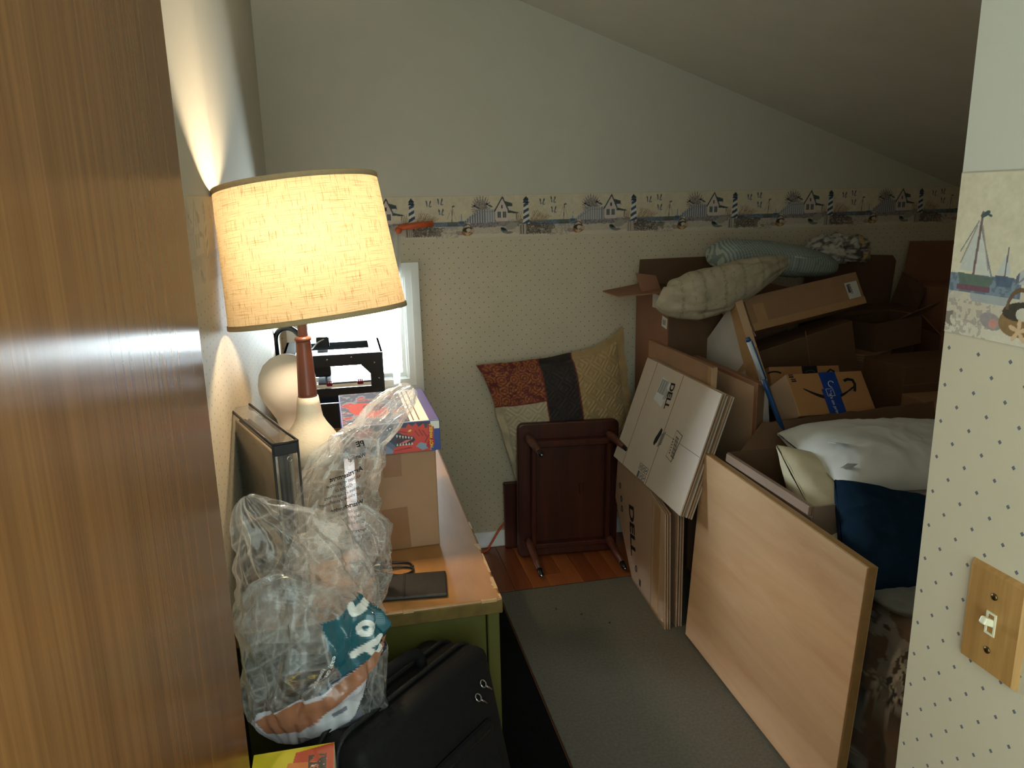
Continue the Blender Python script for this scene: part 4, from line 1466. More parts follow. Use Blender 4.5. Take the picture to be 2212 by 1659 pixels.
# ------------------------------------------------------------------ black soft suitcase leaning on the dresser end
MT['nylon'] = mat('black_nylon', S(15, 14, 15), 0.7, 0.2, 80, bmp=0.4, bscale=500, spec=0.25)
MT['zip'] = mat('black_zipper', S(14, 14, 15), 0.45, 0.2, 200, bmp=0.6, bscale=700, spec=0.4)
sc_ = boxthing('suitcase', 'black soft suitcase leaning against the dresser end', 'suitcase', (0.095, 1.122, 0.350), (0.33, 0.150, 0.71), (-12, 0, 44))
b = BM()
box(b, (0, 0, 0.355), (0.34, 0.155, 0.71), None, 0.022, 3)
bmesh.ops.subdivide_edges(b, edges=list(b.edges), cuts=1, use_grid_fill=True)
for v in b.verts:
    k = noise.noise(v.co * 9) * 0.006
    v.co += Vector((0, k, k * 0.5))
obj('shell', b, MT['nylon'], sc_, True)


def rr_loop(w, h, r, n=6):
    pts = []
    for cx_, cz_, a0 in ((w / 2 - r, h - r, 0), (-w / 2 + r, h - r, 90), (-w / 2 + r, r, 180), (w / 2 - r, r, 270)):
        for i in range(n + 1):
            a = math.radians(a0 + 90 * i / n)
            pts.append((cx_ + r * math.cos(a), cz_ + r * math.sin(a)))
    return pts + pts[:1]


for nm, y, w_, r_, mtr in (('front_zipper', -0.030, 0.346, 0.0045, 'zip'), ('rear_zipper', 0.012, 0.346, 0.0045, 'zip'), ('front_welt', -0.058, 0.326, 0.005, 'nylon'), ('rear_welt', 0.058, 0.326, 0.005, 'nylon')):
    b = BM()
    tube(b, [(x, y, z) for x, z in rr_loop(w_, 0.716 if w_ > 0.33 else 0.705, 0.04)], r_, 8, False)
    obj(nm, b, MT[mtr], sc_, True)
onetube('carry_handle', catmull([(-0.07, 0.0, 0.708), (-0.06, 0, 0.735), (0.0, 0, 0.742), (0.06, 0, 0.735), (0.07, 0, 0.708)]), 0.010, MT['nylon'], sc_, 10)
b = BM()
box(b, (0.0, -0.080, 0.33), (0.26, 0.016, 0.52), None, 0.012, 3)
obj('front_pocket', b, MT['nylon'], sc_, True)
onetube('pocket_zipper', [(-0.115, -0.086, 0.575), (0.115, -0.086, 0.575)], 0.004, MT['zip'], sc_)
for x, z in ((0.125, 0.655), (0.105, 0.640)):
    b = BM()
    tube(b, [(x + 0.006 * math.cos(a), -0.084 + 0.003 * math.sin(a), z + 0.006 * math.sin(a)) for a in np.linspace(0, 2 * PI, 17)], 0.0016, 8)
    tube(b, [(x + 0.004, -0.084, z - 0.005), (x + 0.016, -0.086, z - 0.02)], 0.0022, 6)
    obj('zipper_pull', b, MT['steel'], sc_, True)


# ------------------------------------------------------------------ yellow children's box below the bags
def paint_yellow(U, V):
    C = np.empty(U.shape + (3,))
    C[:] = (226, 206, 40)
    n1 = fbm(U * 90, V * 90, 5)
    put(C, inpoly(U, V, [(0.045, 0.055), (0.115, 0.080), (0.115, 0.155), (0.06, 0.145)]), (206, 74, 40))
    put(C, inpoly(U, V, [(0.035, 0.050), (0.08, 0.062), (0.09, 0.12), (0.05, 0.125)]), (226, 128, 60))
    for i in range(5):
        put(C, seg(U, V, (0.060 + i * 0.006, 0.072 + 0.010 * i), (0.095 + i * 0.002, 0.082 + 0.010 * i), 0.0016), (240, 214, 190))
    put(C, inpoly(U, V, [(0.02, 0.0), (0.05, 0.035), (0.068, 0.030), (0.078, 0.045), (0.098, 0.040), (0.09, 0.0)]), (40, 104, 150))
    put(C, inpoly(U, V, [(0.03, 0.01), (0.05, 0.028), (0.07, 0.022), (0.06, 0.0)]), (196, 220, 232))
    put(C, (U > 0.078) & (U < 0.104) & (V > 0.10) & (V < 0.135) & (n1 > 0.45), (60, 54, 48))
    for a in (0.012, 0.022, 0.032):
        put(C, seg(U, V, (0.008 + a * 0.4, 0.055 + a), (0.03 + a * 0.4, 0.045 + a), 0.0022), (70, 90, 40))
    return C


yb = thing('activity_box', 'bright yellow children\'s activity box under the plastic bags', 'box', (-0.114, 0.952, 0), (0, 0, 0))
MT['white_box'] = mat('white_card_box', S(206, 204, 190), 0.5, 0.04, 20)
onebox('body', (0, 0, 0.358), (0.115, 0.155, 0.716), MT['white_box'], yb, None, 0.002)
o = print_panel('printed_lid', 0.115, 0.155, 0.0009, paint_yellow, MT['gloss_print'], yb, place((-0.0575, -0.0775, 0.7172), (-90, 0, 0)))
o.matrix_local = Matrix(((1, 0, 0, -0.0575), (0, 0, 1, -0.0775), (0, -1, 0, 0.7172), (0, 0, 0, 1)))

# ------------------------------------------------------------------ orange extension cord by the baseboard
MT['cord'] = mat('orange_cord', S(196, 84, 44), 0.5, 0.08, 60)
cd = onetube('extension_cord', catmull([(0.46, 3.045, 0.006), (0.54, 3.055, 0.006), (0.565, 3.07, 0.030), (0.61, 3.085, 0.09), (0.655, 3.09, 0.135), (0.69, 3.092, 0.175)]), 0.0048, MT['cord'])
tag(cd, 'orange extension cord rising from the floor behind the dark upturned table', 'cord')
# ================================================================== UPTURNED TABLE, PILLOW AND SLAB AT THE BACK WALL
MT['mahogany'] = mat_wood('dark_mahogany', S(48, 19, 12), S(80, 34, 21), 'z', 26, 0.35, 0.45, 0.06, 0.06)
MT['mahogany_leg'] = mat_wood('brown_turned_leg', S(70, 36, 26), S(112, 64, 46), 'z', 40, 0.35, 0.45, 0.06)
MT['ferrule'] = mat('dark_metal_ferrule', S(48, 46, 48), 0.3, 0.1, 60, metal=0.7)
tbl = boxthing('end_table', 'dark mahogany end table tipped on its side, legs pointing into the room', 'table', (0.884, 2.958, 0.300), (0.436, 0.028, 0.590), (-1.5, 1.0, -2.9))
TW, TH = 0.436, 0.590
b = BM()
vsx = box(b, (0, 0, TH / 2), (TW, 0.022, TH))
es = [e for e in b.edges if abs(e.verts[0].co.y - e.verts[1].co.y) > 0.01]
bmesh.ops.bevel(b, geom=es, offset=0.028, segments=5, affect='EDGES', profile=0.5)
es = [e for e in b.edges if abs(e.verts[0].co.y - e.verts[1].co.y) < 0.001 and e.verts[0].co.y < 0 and len(e.link_faces) == 2 and abs(e.link_faces[0].normal.dot(e.link_faces[1].normal)) < 0.5]
bmesh.ops.bevel(b, geom=es, offset=0.007, segments=3, affect='EDGES', profile=0.5)
obj('tabletop', b, MT['mahogany'], tbl)
for nm, c, d in (('apron', (0, -0.030, TH - 0.078), (0.34, 0.040, 0.020)), ('apron', (0, -0.030, 0.060), (0.34, 0.040, 0.020)),
                 ('apron', (-0.155, -0.030, TH / 2 - 0.01), (0.020, 0.040, 0.43)), ('apron', (0.165, -0.030, TH / 2 - 0.01), (0.020, 0.040, 0.43))):
    onebox(nm, c, d, MT['mahogany'], tbl, None, 0.003)
onebox('rail_moulding', (0, -0.048, TH - 0.090), (0.33, 0.012, 0.010), MT['mahogany'], tbl, None, 0.003)
onebox('bearer', (0.055, -0.014, TH / 2), (0.016, 0.008, 0.05), MT['mahogany'], tbl, None, 0.002)
for sx, z0, z1 in ((-1, TH - 0.062, TH - 0.070), (1, TH - 0.062, TH - 0.070), (-1, 0.075, 0.016), (1, 0.075, 0.016)):
    p0 = Vector((sx * 0.172, -0.012, z0))
    p1 = Vector((sx * 0.172 + (0.010 if sx < 0 else 0.014), -0.235, z1))
    g = onetube('leg', [p0.lerp(p1, t) for t in (0, 0.15, 0.5, 0.82)], [0.018, 0.0185, 0.015, 0.0115], MT['mahogany_leg'], tbl, 14)
    onetube('ferrule', [p0.lerp(p1, 0.82), p0.lerp(p1, 0.97)], [0.0115, 0.0095], MT['ferrule'], g, 14)
    onetube('glide', [p0.lerp(p1, 0.97), p0.lerp(p1, 1.0)], [0.006, 0.004], MT['steel'], g, 12)
slb = thing('wooden_leaf', 'dark wooden leaf standing behind the tipped end table', 'table leaf', (0.80, 3.068, 0), (-2.5, 0, -2))
onebox('board', (0, 0, 0.152), (0.34, 0.018, 0.304), MT['mahogany'], slb, None, 0.005, 3)
onebox('edge_bead', (-0.168, -0.006, 0.152), (0.005, 0.010, 0.280), MT['mahogany_leg'], slb, None, 0.002)


# ------------------------------------------------------------------ pillows
def cushion(name, w, h, t, m, parent=None, seed=1, nu=110, nv=80, wr=0.006, pin=0.10, flange=0.0, paint=None, relief=None, p=2.6, warp=None):
    """stuffed pillow in the local XZ plane centred on the origin, front towards -Y"""
    u, v = np.meshgrid(np.linspace(-1, 1, nu), np.linspace(-1, 1, nv))
    res = []
    for side in (-1, 1):
        fl = flange
        uu = np.clip(np.abs(u) * w / 2 / max(w / 2 - fl, 1e-6), 0, 1)
        vv = np.clip(np.abs(v) * h / 2 / max(h / 2 - fl, 1e-6), 0, 1)
        prof = np.power(np.clip((1 - uu ** p), 0, 1) * np.clip((1 - vv ** p), 0, 1), 0.55)
        X = u * w / 2 * (1 - pin * (1 - v * v) * np.abs(u) ** 3)
        Z = v * h / 2 * (1 - pin * (1 - u * u) * np.abs(v) ** 3)
        Y = side * (t / 2 * prof + 0.0015)
        n = np.zeros_like(X)
        for i in range(nv):
            for j in range(nu):
                q = Vector((X[i, j] * 9, Z[i, j] * 9, side * 3.0 + seed * 7.7))
                q += noise.noise_vector(q * 0.6) * 0.5
                n[i, j] = (1 - abs(noise.noise(q)) * 2) + 0.45 * (1 - abs(noise.noise(q * 2.3)) * 2)
        Y = Y + side * n * wr * (0.35 + 0.65 * prof)
        if relief is not None and side < 0:
            Y = Y - relief(X, Z)
        if fl > 0:
            edge = np.maximum(uu, vv) >= 0.999
            Y = np.where(edge, 0.008 * np.sin(X * 40 + Z * 55) + side * 0.0015, Y)
        if warp is not None:
            X, Y, Z = warp(X, Y, Z)
        C = lin(paint(u * w / 2, v * h / 2)) if paint is not None else None
        res.append((X, Y, Z, C))
    X = np.concatenate([res[0][0], res[1][0][::-1]], 0)
    Y = np.concatenate([res[0][1], res[1][1][::-1]], 0)
    Z = np.concatenate([res[0][2], res[1][2][::-1]], 0)
    C = np.concatenate([res[0][3], res[1][3][::-1]], 0) if paint is not None else None
    return obj(name, grid_mesh(name, X, Y, Z, C), m, parent, True)


SW, SH_ = 0.60, 0.47


def paint_sham(X, Z):
    C = np.empty(X.shape + (3,))
    C[:] = (172, 144, 100)
    x = X / SW + 0.5
    z = Z / SH_ + 0.5
    n = fbm(X * 70, Z * 70, 6)
    put(C, x < 0.36, (186, 170, 142))
    tl_ = (x < 0.36) & (z > 0.60)
    put(C, tl_, (116, 52, 36))
    r1 = np.sin(np.hypot((X * 22) % 1 - 0.5, (Z * 22) % 1 - 0.5) * 26)
    put(C, tl_ & (r1 > 0.1), (160, 96, 52))
    put(C, tl_ & (n > 0.55), (96, 34, 30))
    put(C, (x > 0.36) & (x < 0.60), (40, 31, 30))
    put(C, (np.abs(x - 0.36) < 0.006) | (np.abs(x - 0.60) < 0.006), (110, 44, 34))
    put(C, (x < 0.36) & (np.abs(z - 0.60) < 0.006), (110, 44, 34))
    C += ((n - 0.5) * 18)[..., None]
    return C


def relief_sham(X, Z):
    s = 0.085
    a = (X / s) % 1.0 - 0.5
    c = (Z / s) % 1.0 - 0.5
    d = np.abs(a) + np.abs(c)
    q = np.sin(d * 2 * PI * 4.0) * 0.0022
    return np.where(np.abs(X + 0.012) < 0.07, q * 0.35, q)


def warp_sham(X, Y, Z):
    u = X / (SW / 2)
    v = Z / (SH_ / 2)
    k = np.clip((-u - 0.8) / 0.2, 0, 1)
    X2 = X - 0.045 * k * np.clip(v, 0, 1) ** 2 + 0.045 * k * np.clip(-v, 0, 1)
    Z2 = Z + 0.050 * np.clip((u - 0.55) / 0.45, 0, 1) ** 1.5 * np.clip(v, 0, 1) ** 2 - 0.018 * (1 - u * u) * np.clip(v, 0, 1)
    Z2 = Z2 - 0.05 * k * np.clip(-v, 0, 1)
    return X2, Y, Z2


MT['sham'] = mat_print('quilted_sham_cloth', 0.6, 0.3, 0.25, 420, 0.3)
sham = cushion('patchwork_pillow', SW, SH_, 0.105, MT['sham'], None, 3, 200, 160, 0.004, 0.02, 0.035, paint_sham, relief_sham, 2.4, warp_sham)
sham.location = (0.893, 3.036, 0.648)
sham.rotation_euler = (math.radians(-3), math.radians(-7), 0)
tag(sham, 'quilted patchwork pillow in gold, red and dark brown on the tipped table', 'pillow')

# ================================================================== FLATTENED COMPUTER CARTONS
MT['dell'] = cardboard('computer_carton', S(184, 152, 124), 0.05, 0.5, 0.45)
MT['dell_pale'] = cardboard('computer_carton_white', S(204, 186, 168), 0.05, 0.5, 0.5)
fd = thing('flattened_carton', 'flattened computer carton with a white shipping label, leaning on top', 'carton', group='flattened computer cartons', M=frame((1.0385, 2.505, 0.473), (0, -1, 0), (0.139, 0.016, 0.402)))


def flat_layers(root, poly, offs, m, t=0.0045, jit=0.004):
    for i, y in enumerate(offs):
        pts = [(x + random.uniform(-jit, jit) * (i > 0), y, z + random.uniform(-jit, jit) * (i > 0)) for x, z in poly]
        oneprism('panel', pts, (0, t, 0), m if i % 2 == 0 else MT['dell'], root)


flat_layers(fd, [(-0.318, 0.0), (0.315, 0.0), (0.302, 0.425), (-0.318, 0.425)], (0.0, 0.010, 0.021, 0.033, 0.042), MT['dell_pale'])
MT['crease'] = mat('fold_crease', S(138, 104, 78), 0.8, 0.1)
onebox('fold_crease', (0.019, -0.0004, 0.2125), (0.0022, 0.0008, 0.424), MT['crease'], fd)
onebox('fold_crease', (0.17, -0.0004, 0.205), (0.27, 0.0008, 0.0016), MT['crease'], fd)
onebox('fold_crease', (-0.215, -0.0004, 0.2125), (0.0016, 0.0008, 0.424), MT['crease'], fd)
lb = onebox('shipping_label', (-0.098, -0.0006, 0.333), (0.080, 0.0008, 0.094), MT['paper'], fd, (0, 8, 0))
b = BM()
for k in range(9):
    box(b, (-0.128 + 0.009 * k * 0.75, -0.0012, 0.350), (0.0022 if k % 3 else 0.004, 0.0004, 0.055), (0, 8, 0))
for k in range(4):
    box(b, (-0.070 + 0.006 * k, -0.0012, 0.330), (0.0018, 0.0004, 0.045 - 0.006 * k), (0, 8, 0))
obj('label_print', b, MT['grey_ink'], lb)
text('brand_lettering', 'DELL', 0.047, MT['ink'], fd, place((-0.033, -0.0008, 0.333), (0, 84, 0)), 0.035, 0.0, 0.95)
bc = onebox('barcode_frame', (0.124, -0.0006, 0.186), (0.050, 0.0008, 0.104), MT['ink'], fd, (0, 8, 0))
onebox('barcode_paper', (0.124, -0.0008, 0.186), (0.046, 0.0010, 0.100), MT['dell_pale'], bc, (0, 8, 0))
b = BM()
for k in range(16):
    box(b, (0.124 + 0.009 - (k - 8) * 0.0007, -0.0014, 0.186 + (k - 8) * 0.0046), (0.026, 0.0006, 0.0016 if k % 3 else 0.003), (0, 8, 0))
for k in range(6):
    box(b, (0.108 - (k - 3) * 0.001, -0.0014, 0.186 + (k - 3) * 0.010), (0.006, 0.0006, 0.005), (0, 8, 0))
obj('barcode_lines', b, MT['ink'], bc)
b = BM()
hand = [(-0.030, 0.150), (-0.020, 0.142), (-0.006, 0.160), (0.006, 0.195), (0.004, 0.212), (-0.008, 0.214), (-0.018, 0.190), (-0.028, 0.170)]
prism(b, [(x, -0.0002, z) for x, z in hand], (0, -0.0008, 0))
obj('hand_print', b, MT['ink'], fd)
b = BM()
for k in range(9):
    box(b, (0.018 + 0.003 * k * 0.2, -0.0006, 0.155 + k * 0.006), (0.030, 0.0008, 0.0022), (0, -35, 0))
obj('hatched_print', b, MT['grey_ink'], fd)
b = BM()
for i in range(3):
    for j in range(2):
        x0, z0 = -0.062 + 0.027 * i, 0.014 + 0.030 * j
        if (i, j) == (0, 0):
            box(b, (x0, -0.0006, z0), (0.014, 0.0008, 0.024))
            continue
        for dx, dz, w_, h_ in ((0, 0.0115, 0.022, 0.0014), (0, -0.0115, 0.022, 0.0014), (0.0105, 0, 0.0014, 0.024), (-0.0105, 0, 0.0014, 0.024)):
            box(b, (x0 + dx, -0.0006, z0 + dz), (w_, 0.0008, h_))
        box(b, (x0, -0.0006, z0), (0.004, 0.0008, 0.012), (0, 30 * i, 0))
obj('handling_icons', b, MT['grey_ink'], fd)

LF = frame((1.046, 2.469, 0.0095), (-0.028, -0.398, 0), (0, 0, 1))
ld_ = thing('flattened_carton', 'flattened computer carton standing upright on the grey rug, lettering facing the dresser', 'carton', group='flattened computer cartons', M=LF)
flat_layers(ld_, [(-0.185, 0.0), (0.200, 0.0), (0.172, 0.425), (-0.02, 0.452), (-0.40, 0.448), (-0.43, 0.25)], (0.0, 0.008, 0.017), MT['dell'], 0.0045, 0.003)
text('brand_lettering', 'DELL', 0.085, MT['ink'], ld_, place((-0.190, -0.0008, 0.205), (0, 79, 0)), 0.035, 0.0, 1.1)
b = BM()
for x, z in ((-0.36, 0.33), (-0.34, 0.28), (-0.33, 0.24)):
    tube(b, [(x + 0.010 * math.cos(a), -0.0008, z + 0.012 * math.sin(a)) for a in np.linspace(0, 2 * PI, 13)], 0.0015, 5)
box(b, (-0.08, -0.0006, 0.035), (0.018, 0.0008, 0.026))
tube(b, [(-0.13 + 0.010 * math.cos(a), -0.0008, 0.07 + 0.012 * math.sin(a)) for a in np.linspace(0, 2 * PI, 13)], 0.0015, 5)
obj('handling_icons', b, MT['ink'], ld_)
onebox('fold_crease', (0.045, -0.0004, 0.215), (0.0022, 0.0008, 0.425), MT['crease'], ld_)
onebox('clear_tape', (0.10, -0.0004, 0.215), (0.06, 0.0006, 0.42), MT['tape'], ld_)
ld2 = thing('flattened_carton', 'second flattened carton standing upright behind the lettered one', 'carton', group='flattened computer cartons', M=LF @ Matrix.Translation((0.0, 0.044, 0)))
flat_layers(ld2, [(-0.17, 0.0), (0.190, 0.0), (0.180, 0.44), (-0.36, 0.455)], (0.0, 0.010, 0.018), MT['dell'], 0.0045, 0.003)

# thin cartons standing behind them
f13 = thing('thin_carton', 'thin tan carton with a pale end standing behind the labelled flattened carton', 'carton', M=frame((1.203, 2.625, 0.475), (0, -1, 0), (0.02, 0, 1)))
onebox('body', (0, 0.012, 0.2275), (0.55, 0.022, 0.455), MT['card'], f13, None, 0.002)
onebox('end_flap', (0.2755, 0.012, 0.2275), (0.002, 0.022, 0.45), MT['card_pale'], f13)
onebox('tape', (0.262, 0.0006, 0.2275), (0.020, 0.0006, 0.45), MT['tape'], f13)
f12 = thing('thin_carton', 'thin reddish carton with a shadowed broad side, standing behind the maple board', 'carton', M=frame((1.295, 2.43, 0.0095), (0, -1, 0), (0.0, 0, 1)))
onebox('body', (0, 0.014, 0.447), (0.48, 0.026, 0.894), MT['card_red'], f12, None, 0.002)
onebox('facing', (0.0, 0.0003, 0.45), (0.44, 0.0006, 0.86), MT['dell'], f12)
onebox('end_flap', (0.2408, 0.014, 0.447), (0.0016, 0.024, 0.88), MT['card_dark'], f12)

# ================================================================== MAPLE BOARD
MT['maple'] = mat_wood('pale_maple', S(192, 148, 108), S(214, 176, 136), 'x', 12, 0.42, 0.35, 0.03, 0.12)
MT['maple_edge'] = mat_wood('maple_edge', S(150, 112, 68), S(178, 140, 92), 'x', 14, 0.42, 0.35, 0.03, 0.1)
mp2 = boxthing('maple_board', 'pale maple furniture board leaning against the pillow carton', 'board', (1.110, 1.791, 0.3485), (0.839, 0.028, 0.662), (-3.5, 0.0, -90.9))
onebox('veneer_face', (0, -0.0125, 0.331), (0.836, 0.003, 0.659), MT['maple'], mp2, None, 0.0008)
onebox('core', (0, 0.0005, 0.331), (0.839, 0.0235, 0.662), MT['maple_edge'], mp2, None, 0.0015)
onebox('rear_face', (0, 0.0130, 0.331), (0.836, 0.002, 0.659), MT['maple'], mp2)

# ================================================================== CARTON OF PILLOWS
MT['card_grey'] = cardboard('greyish_cardboard', S(150, 126, 108))
pc = thing('pillow_carton', 'big open carton stuffed with bed pillows behind the maple board', 'carton', (1.56, 1.90, 0))
hx, hy, hz = 0.39, 0.23, 0.70
onebox('side_panel', (-hx, 0, hz / 2 + 0.005), (0.006, 2 * hy, hz - 0.01), MT['card_grey'], pc)
onebox('side_panel', (hx, 0, hz / 2 + 0.005), (0.006, 2 * hy, hz - 0.01), MT['card_grey'], pc)
onebox('side_panel', (0, -hy, hz / 2 + 0.005), (2 * hx, 0.006, hz - 0.01), MT['card_grey'], pc)
onebox('side_panel', (0, hy, hz / 2 + 0.005), (2 * hx, 0.006, hz - 0.01), MT['card_dark'], pc)
onebox('bottom_panel', (0, 0, 0.013), (2 * hx - 0.006, 2 * hy - 0.006, 0.006), MT['card_grey'], pc)
onebox('folded_flap', (-hx - 0.0085, -0.005, hz - 0.012), (0.011, 2 * hy - 0.01, 0.026), MT['card_grey'], pc, (0, 4, 0), 0.002)
b = BM()
n_ = 18
pts = [(-hx + 0.045, hy, hz - 0.004)] + [(-hx + 0.135 + (2 * hx - 0.14) * i / n_, hy + 0.03, hz + 0.078 + 0.003 * random.uniform(-1, 1) + 0.02 * i / n_) for i in range(n_ + 1)] + [(hx - 0.005, hy, hz - 0.004)]
prism(b, pts, (0, 0.006, 0.001))
obj('raised_flap', b, MT['card_dark'], pc)
MT['white_linen'] = mat('white_pillow_cotton', S(214, 214, 210), 0.85, 0.03, 8, bmp=0.2, bscale=500, spec=0.1)
MT['cream_linen'] = mat('cream_pillow_cotton', S(214, 202, 172), 0.85, 0.04, 8, bmp=0.2, bscale=500, spec=0.1)
MT['navy'] = mat('navy_fleece', S(21, 40, 58), 0.95, 0.15, 30, bmp=0.5, bscale=400, spec=0.05)


def pil(name, label, w, h, t, m, loc, rot, seed, group=None, **kw):
    r = thing(name, label, 'pillow', loc, rot, group)
    cushion('cushion', w, h, t, m, r, seed, **kw)
    b = BM()
    k = 0.975
    pts = []
    for i in range(65):
        a = 2 * PI * i / 64
        cx_, sz_ = math.cos(a), math.sin(a)
        mxx = max(abs(cx_), abs(sz_))
        uu, vv = cx_ / mxx, sz_ / mxx
        pts.append((uu * w / 2 * (1 - kw.get('pin', 0.1) * (1 - vv * vv)) * k, 0, vv * h / 2 * (1 - kw.get('pin', 0.1) * (1 - uu * uu)) * k))
    tube(b, pts, 0.0042, 6, False)
    obj('seam_piping', b, m, r, True)
    return r


GP = 'bed pillows in the open carton'
p1 = pil('bed_pillow', 'plump white bed pillow with a tag, on top in the open carton', 0.60, 0.42, 0.15, MT['white_linen'], (1.625, 1.905, 0.712), (-84, 2, -5), 5, GP, wr=0.006, pin=0.03, p=4.0)
onebox('sewn_tag', (-0.245, -0.079, -0.05), (0.045, 0.001, 0.075), MT['paper'], p1, (-20, 14, 0))
onebox('sewn_label', (-0.27, -0.055, -0.15), (0.03, 0.001, 0.05), MT['paper'], p1, (-40, 10, 0))
p2 = pil('bed_pillow', 'cream bed pillow slumped under the white one in the carton', 0.50, 0.40, 0.15, MT['cream_linen'], (1.445, 1.835, 0.560), (-58, 26, 8), 9, GP, wr=0.009, pin=0.05, p=3.5)
p3 = pil('blanket_pillow', 'dark navy fleece cushion hanging over the near end of the carton', 0.37, 0.31, 0.14, MT['navy'], (1.372, 1.550, 0.612), (-50, 14, -14), 12, None, wr=0.008, pin=0.02, p=5.0)


# floral comforter
def paint_floral(co):
    y = co[..., 1]
    z = co[..., 2]
    x = co[..., 0]
    s = x * 0.6 - y
    C = np.empty(x.shape + (3,))
    n1 = fbm(s * 9, z * 9, 8)
    C[:] = (104, 84, 66)
    put(C, n1 > 0.50, (132, 124, 116))
    put(C, n1 > 0.62, (74, 60, 50))
    rs = np.random.RandomState(4)
    for i in range(26):
        s0, z0 = rs.uniform(-0.3, 0.5), rs.uniform(0, 0.62)
        a = rs.uniform(0.8, 2.2)
        L = rs.uniform(0.06, 0.14)
        e = (s0 + L * math.cos(a), z0 + L * math.sin(a))
        col = [(52, 50, 48), (158, 150, 136), (44, 40, 44)][i % 3]
        put(C, seg(s, z, (s0, z0), e, 0.0018), col)
        for k in range(3):
            f_ = 0.3 + 0.3 * k
            put(C, ell(s, z, (s0 + (e[0] - s0) * f_ + 0.012 * (1 if k % 2 else -1), z0 + (e[1] - z0) * f_), 0.024, 0.006, a + (0.7 if k % 2 else -0.7)), col)
    for i in range(7):
        s0, z0 = rs.uniform(-0.2, 0.45), rs.uniform(0.05, 0.55)
        for k in range(40):
            aa, r0 = rs.uniform(0, PI), rs.uniform(0.02, 0.05)
            put(C, np.hypot(s - s0 - r0 * math.cos(aa), z - z0 - r0 * math.sin(aa)) < 0.0035, (176, 168, 150))
    return lin(C)


def lump(name, c, d, seed, m, paint=None, nu=120, nv=110, amp=0.03, fq=5.0, pw=0.5):
    th, ph = np.meshgrid(np.linspace(0, 2 * PI, nu, endpoint=False), np.linspace(-PI / 2, PI / 2, nv))

    def sp(a, e_):
        return np.sign(a) * np.abs(a) ** e_
    X = d[0] / 2 * sp(np.cos(ph), pw) * sp(np.cos(th), pw)
    Y = d[1] / 2 * sp(np.cos(ph), pw) * sp(np.sin(th), pw)
    Z = d[2] / 2 * sp(np.sin(ph), pw) + d[2] / 2
    co = np.stack([X, Y, Z], -1)
    for i in range(nv):
        for j in range(nu):
            p_ = Vector(co[i, j])
            q = p_ * fq + Vector((seed, seed * 2, 0))
            q += noise.noise_vector(q * 0.7) * 0.6
            k = amp * ((1 - abs(noise.noise(q)) * 2.2) + 0.4 * (1 - abs(noise.noise(q * 2.7)) * 2))
            dd = Vector((p_.x / d[0], p_.y / d[1], (p_.z - d[2] / 2) / d[2]))
            if dd.length > 1e-6:
                dd.normalize()
            if p_.z < 0.02:
                k = min(k, 0) * 0.2
            co[i, j] = np.array(p_ + dd * k)
    co[..., 2] = np.maximum(co[..., 2], 0.0)
    C = paint(co) if paint else None
    o = obj(name, grid_mesh(name, co[..., 0], co[..., 1], co[..., 2], C, True), m, None, True)
    o.location = c
    return o


MT['floral'] = mat_print('floral_comforter_cloth', 0.9, 0.1, 0.3, 300, 0.2)
cf = lump('floral_comforter', (1.40, 1.46, 0.010), (0.42, 0.40, 0.555), 3, MT['floral'], paint_floral, 300, 260, 0.018, 6.0, 0.45)
tag(cf, 'brown and grey floral comforter bunched between the maple board and the near wall', 'comforter')
MT['grey_sheet'] = mat('pale_grey_sheet', S(120, 120, 114), 0.9, 0.1, 14, bmp=0.2, bscale=300)
gs = lump('folded_sheet', (1.36, 1.45, 0.530), (0.32, 0.22, 0.040), 8, MT['grey_sheet'], None, 90, 40, 0.010, 14.0, 0.6)
tag(gs, 'pale grey folded sheet under the navy cushion', 'sheet')
# ================================================================== THE PILE OF CARTONS


def carton(name, label, c, d, e, m, group='cartons in the pile', tape=None):
    r = boxthing(name, label, 'carton', c, d, e, group)
    onebox('body', (0, 0, d[2] / 2), d, m, r, None, 0.003, 2)
    return r


# tall open carton at the back wall
tcx, tcy = 1.4925, 2.925
tl_c = thing('open_carton', 'tall open reddish carton with spread flaps and two small labels near the patchwork pillow', 'carton', (tcx, tcy, 0), group='cartons in the pile')
wx, wy, wz = 0.2575, 0.165, 1.135
onebox('side_panel', (-wx, 0, wz / 2), (0.006, 2 * wy, wz), MT['card_red'], tl_c)
onebox('side_panel', (wx, 0, wz / 2), (0.006, 2 * wy, wz), MT['card_red'], tl_c)
onebox('side_panel', (0, -wy, wz / 2), (2 * wx, 0.006, wz), MT['card_dark'], tl_c)  # front and inner faces lie in the dark; that shade is in their colour
onebox('side_panel', (0, wy, wz / 2), (2 * wx, 0.006, wz), MT['card_dark'], tl_c)
onebox('bottom_panel', (0, 0, 0.006), (2 * wx - 0.006, 2 * wy - 0.006, 0.006), MT['card_dark'], tl_c)
oneprism('flap', [(-wx, -wy + 0.01, wz), (-wx, wy - 0.01, wz), (-wx - 0.19, wy - 0.10, wz - 0.012), (-wx - 0.17, -wy + 0.10, wz - 0.02)], (0, 0, 0.005), MT['card_red'], tl_c)
oneprism('flap', [(-wx, wy - 0.006, wz), (wx, wy - 0.006, wz), (wx, wy + 0.006, wz + 0.108), (-wx + 0.012, wy + 0.006, wz + 0.105)], (0, -0.005, 0), MT['card_dark'], tl_c)
oneprism('torn_flap', [(-wx - 0.07, -0.06, wz - 0.002), (-wx + 0.012, -0.06, wz - 0.002), (-wx - 0.01, -0.055, wz + 0.058), (-wx - 0.095, -0.055, wz + 0.072)], (0, 0.005, 0), MT['card_red'], tl_c)
onebox('small_label', (-wx - 0.0036, -0.050, wz - 0.045), (0.0008, 0.075, 0.055), MT['paper'], tl_c)
